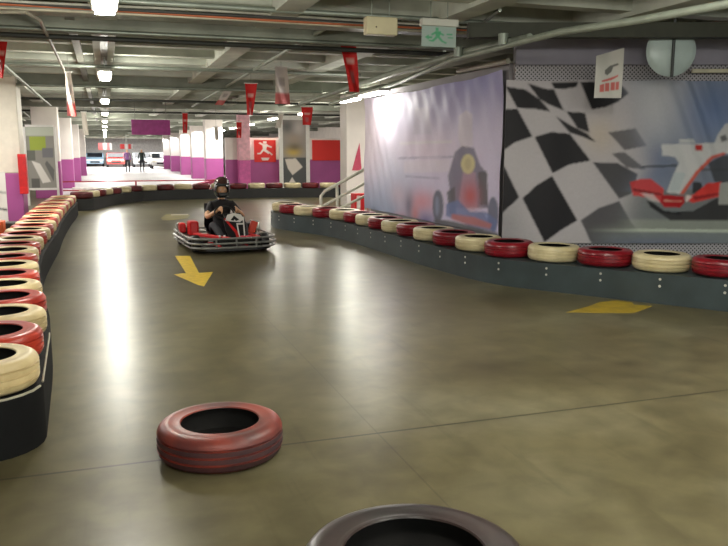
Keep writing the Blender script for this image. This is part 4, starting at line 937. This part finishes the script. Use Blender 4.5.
# red side pods and rear guards
for s_ in (-1, 1):
    pod = [(.34, -.50), (.44, -.56), (.62, -.42), (.66, .0), (.64, .42), (.36, .42), (.34, 0)]
    MB().prism([(s_ * x, y) for x, y in pod], .10, .20).build('side_pod', kblk, kart, bevel=.03)
    MB().prism([(s_ * .36, -.75), (s_ * .42, -.70), (s_ * .34, .1), (s_ * .27, .1)], .20, .24).build('side_stripe', kred, kart, bevel=.01) if s_ > 0 else MB().prism([(-.14, -.82), (-.05, -.80), (-.40, .05), (-.48, .02)], .20, .245).build('side_stripe', kred, kart, bevel=.01)
MB().box((-.44, .20, .30), (.15, .26, .24)).build('fuel_tank', kred, kart, bevel=.03)
MB().box((-.58, .38, .30), (.10, .20, .16)).build('engine_cover', kred, kart, bevel=.03)
e = MB().box((.48, .34, .24), (.24, .30, .22)); e.build('engine', kblk, kart, bevel=.03)
MB().box((.50, .10, .27), (.11, .08, .25), M=Matrix.Rotation(.35, 3, 'Y')).build('guard_plate', mat('orange_red_plastic', (222, 62, 34), .4), kart, bevel=.015)
MB().tube([(.6, .5, .25), (.62, .75, .25), (.3, .84, .25)], .03, 10).build('exhaust', kst, kart, smooth=True)
# steering column, wheel
MB().tube([(0, -.55, .15), (0, -.12, .53)], .012, 8).build('steering_column', kst, kart, smooth=True)
Ms = Matrix.Rotation(math.radians(48), 3, 'X')
m = MB(); m.tube([Ms @ Vector((.15 * math.cos(2 * PI * k / 24), .12 * math.sin(2 * PI * k / 24), 0)) + Vector((0, -.12, .56)) for k in range(24)], .014, 8, closed=True)
for a in (-.3, PI + .3, -PI / 2): m.tube([Vector((0, -.12, .54)), Ms @ Vector((.15 * math.cos(a), .12 * math.sin(a), 0)) + Vector((0, -.12, .56))], .009, 6)
m.build('steering_wheel', kblk, kart, smooth=True)
# front panel with number plate and white bordered stripe
fp = thing  # placeholder name reuse avoided below
Mf = Matrix.Rotation(math.radians(62), 3, 'X')
cp = (0.08, -.62, .15)
panel = MB().prism([(-.10, 0), (.12, 0), (.17, .20), (.16, .40), (.10, .47), (-.08, .46), (-.17, .38), (-.16, .2)], 0, .02, 0, Mf, cp).build('front_panel', kblk, kart, bevel=.006)
def onp(poly, mt, nm_, dz=.0205, th=.004): return MB().prism(poly, dz, dz + th, 0, Mf, cp).build(nm_, mt, panel)
onp([(-.15, .34), (-.10, .44), (.0, .465), (.11, .44), (.15, .36), (.08, .31), (-.08, .33)], kwht, 'number_plate')
onp([(-.06, .35), (.0, .42), (.07, .35), (.02, .33), (.0, .36), (-.02, .335)], kblk, 'plate_mark', .025)
onp([(-.16, .37), (-.135, .385), (.02, .16), (.05, .02), (.0, .02), (-.02, .14)], kred, 'red_stripe')
onp([(.02, .28), (.04, .30), (.05, .05), (.03, .03)], kwht, 'white_stripe'); onp([(.13, .40), (.15, .40), (.13, .05), (.11, .05)], kwht, 'white_stripe')
onp([(.03, .03), (.13, .03), (.13, .055), (.03, .055)], kwht, 'white_stripe'); onp([(.02, .27), (.13, .27), (.13, .295), (.02, .295)], kwht, 'white_stripe')
MB().prism([(-.34, -.86), (.34, -.86), (.30, -.66), (.12, -.60), (-.12, -.60), (-.30, -.66)], .16, .22).build('nose_cone', kblk, kart, bevel=.03)
for x in (.13, .22): MB().box((x, -.80, .235), (.07, .10, .04)).build('nose_badge', mat('pinkish_red_badge', (206, 50, 76), .4), kart, bevel=.008)
for x in (-.13, -.2): MB().sphere((x, -.70, .25), .02, 0, 10, 8).build('cap_nut', mat('bright_chrome2', (236, 236, 232), .2, .5), kart, smooth=True)

# two walkers far away
def walker(px_, ybase, top, low, label):
    g = gz(px_, ybase)
    V = [Vector(p) for p in [(0, 0, .92), (0, 0, 1.1), (0, 0, 1.3), (0, 0, 1.42), (0, 0, 1.50), (0, -.01, 1.56), (0, -.01, 1.68)]]
    E = [(i, i + 1) for i in range(6)]; R = [(.15, .1), (.14, .1), (.17, .11), (.13, .09), (.05, .05), (.075, .085), (.07, .08)]
    for s_ in (-1, 1):
        a = len(V); V += [Vector((s_ * .18, 0, 1.4)), Vector((s_ * .23, .02, 1.12)), Vector((s_ * .22, -.06, .88))]; E += [(3, a), (a, a + 1), (a + 1, a + 2)]; R += [.06, .045, .032]
        hand(V, E, R, len(V) - 1, (0, -.1, -1), (0, -1, 0), (-s_, 0, 0))
        a = len(V); V += [Vector((s_ * .1, 0, .86)), Vector((s_ * .11, -.05 * s_, .48)), Vector((s_ * .11, .12 * s_, .08)), Vector((s_ * .11, .12 * s_ - .14, .04))]; E += [(0, a), (a, a + 1), (a + 1, a + 2), (a + 2, a + 3)]; R += [.095, .065, .045, .04]
    me_ = skin('person', V, E, R, [skin_m, top, low, shoe, mat('dark_hair', (30, 24, 22))], lambda c: (4 if c.z > 1.66 or (c.z > 1.55 and c.y > .02) else 0 if c.z > 1.46 else 3 if c.z < .09 else 2 if c.z < .93 and abs(c.x) < .2 else 0 if c.z < .9 else 1))
    o = bpy.data.objects.new('person', me_); COL.objects.link(o); o.location = (g.x, g.y, .01); tag(o, label, 'person')
walker(128, 172.5, mat('purple_top_cloth', (130, 90, 140), .8), trous, 'distant person in a purple top walking on the bright floor, left of the pair')
walker(142.5, 172.5, mat('dark_green_top_cloth', (44, 56, 50), .8), trous, 'distant person in dark clothes walking on the bright floor, right of the pair')
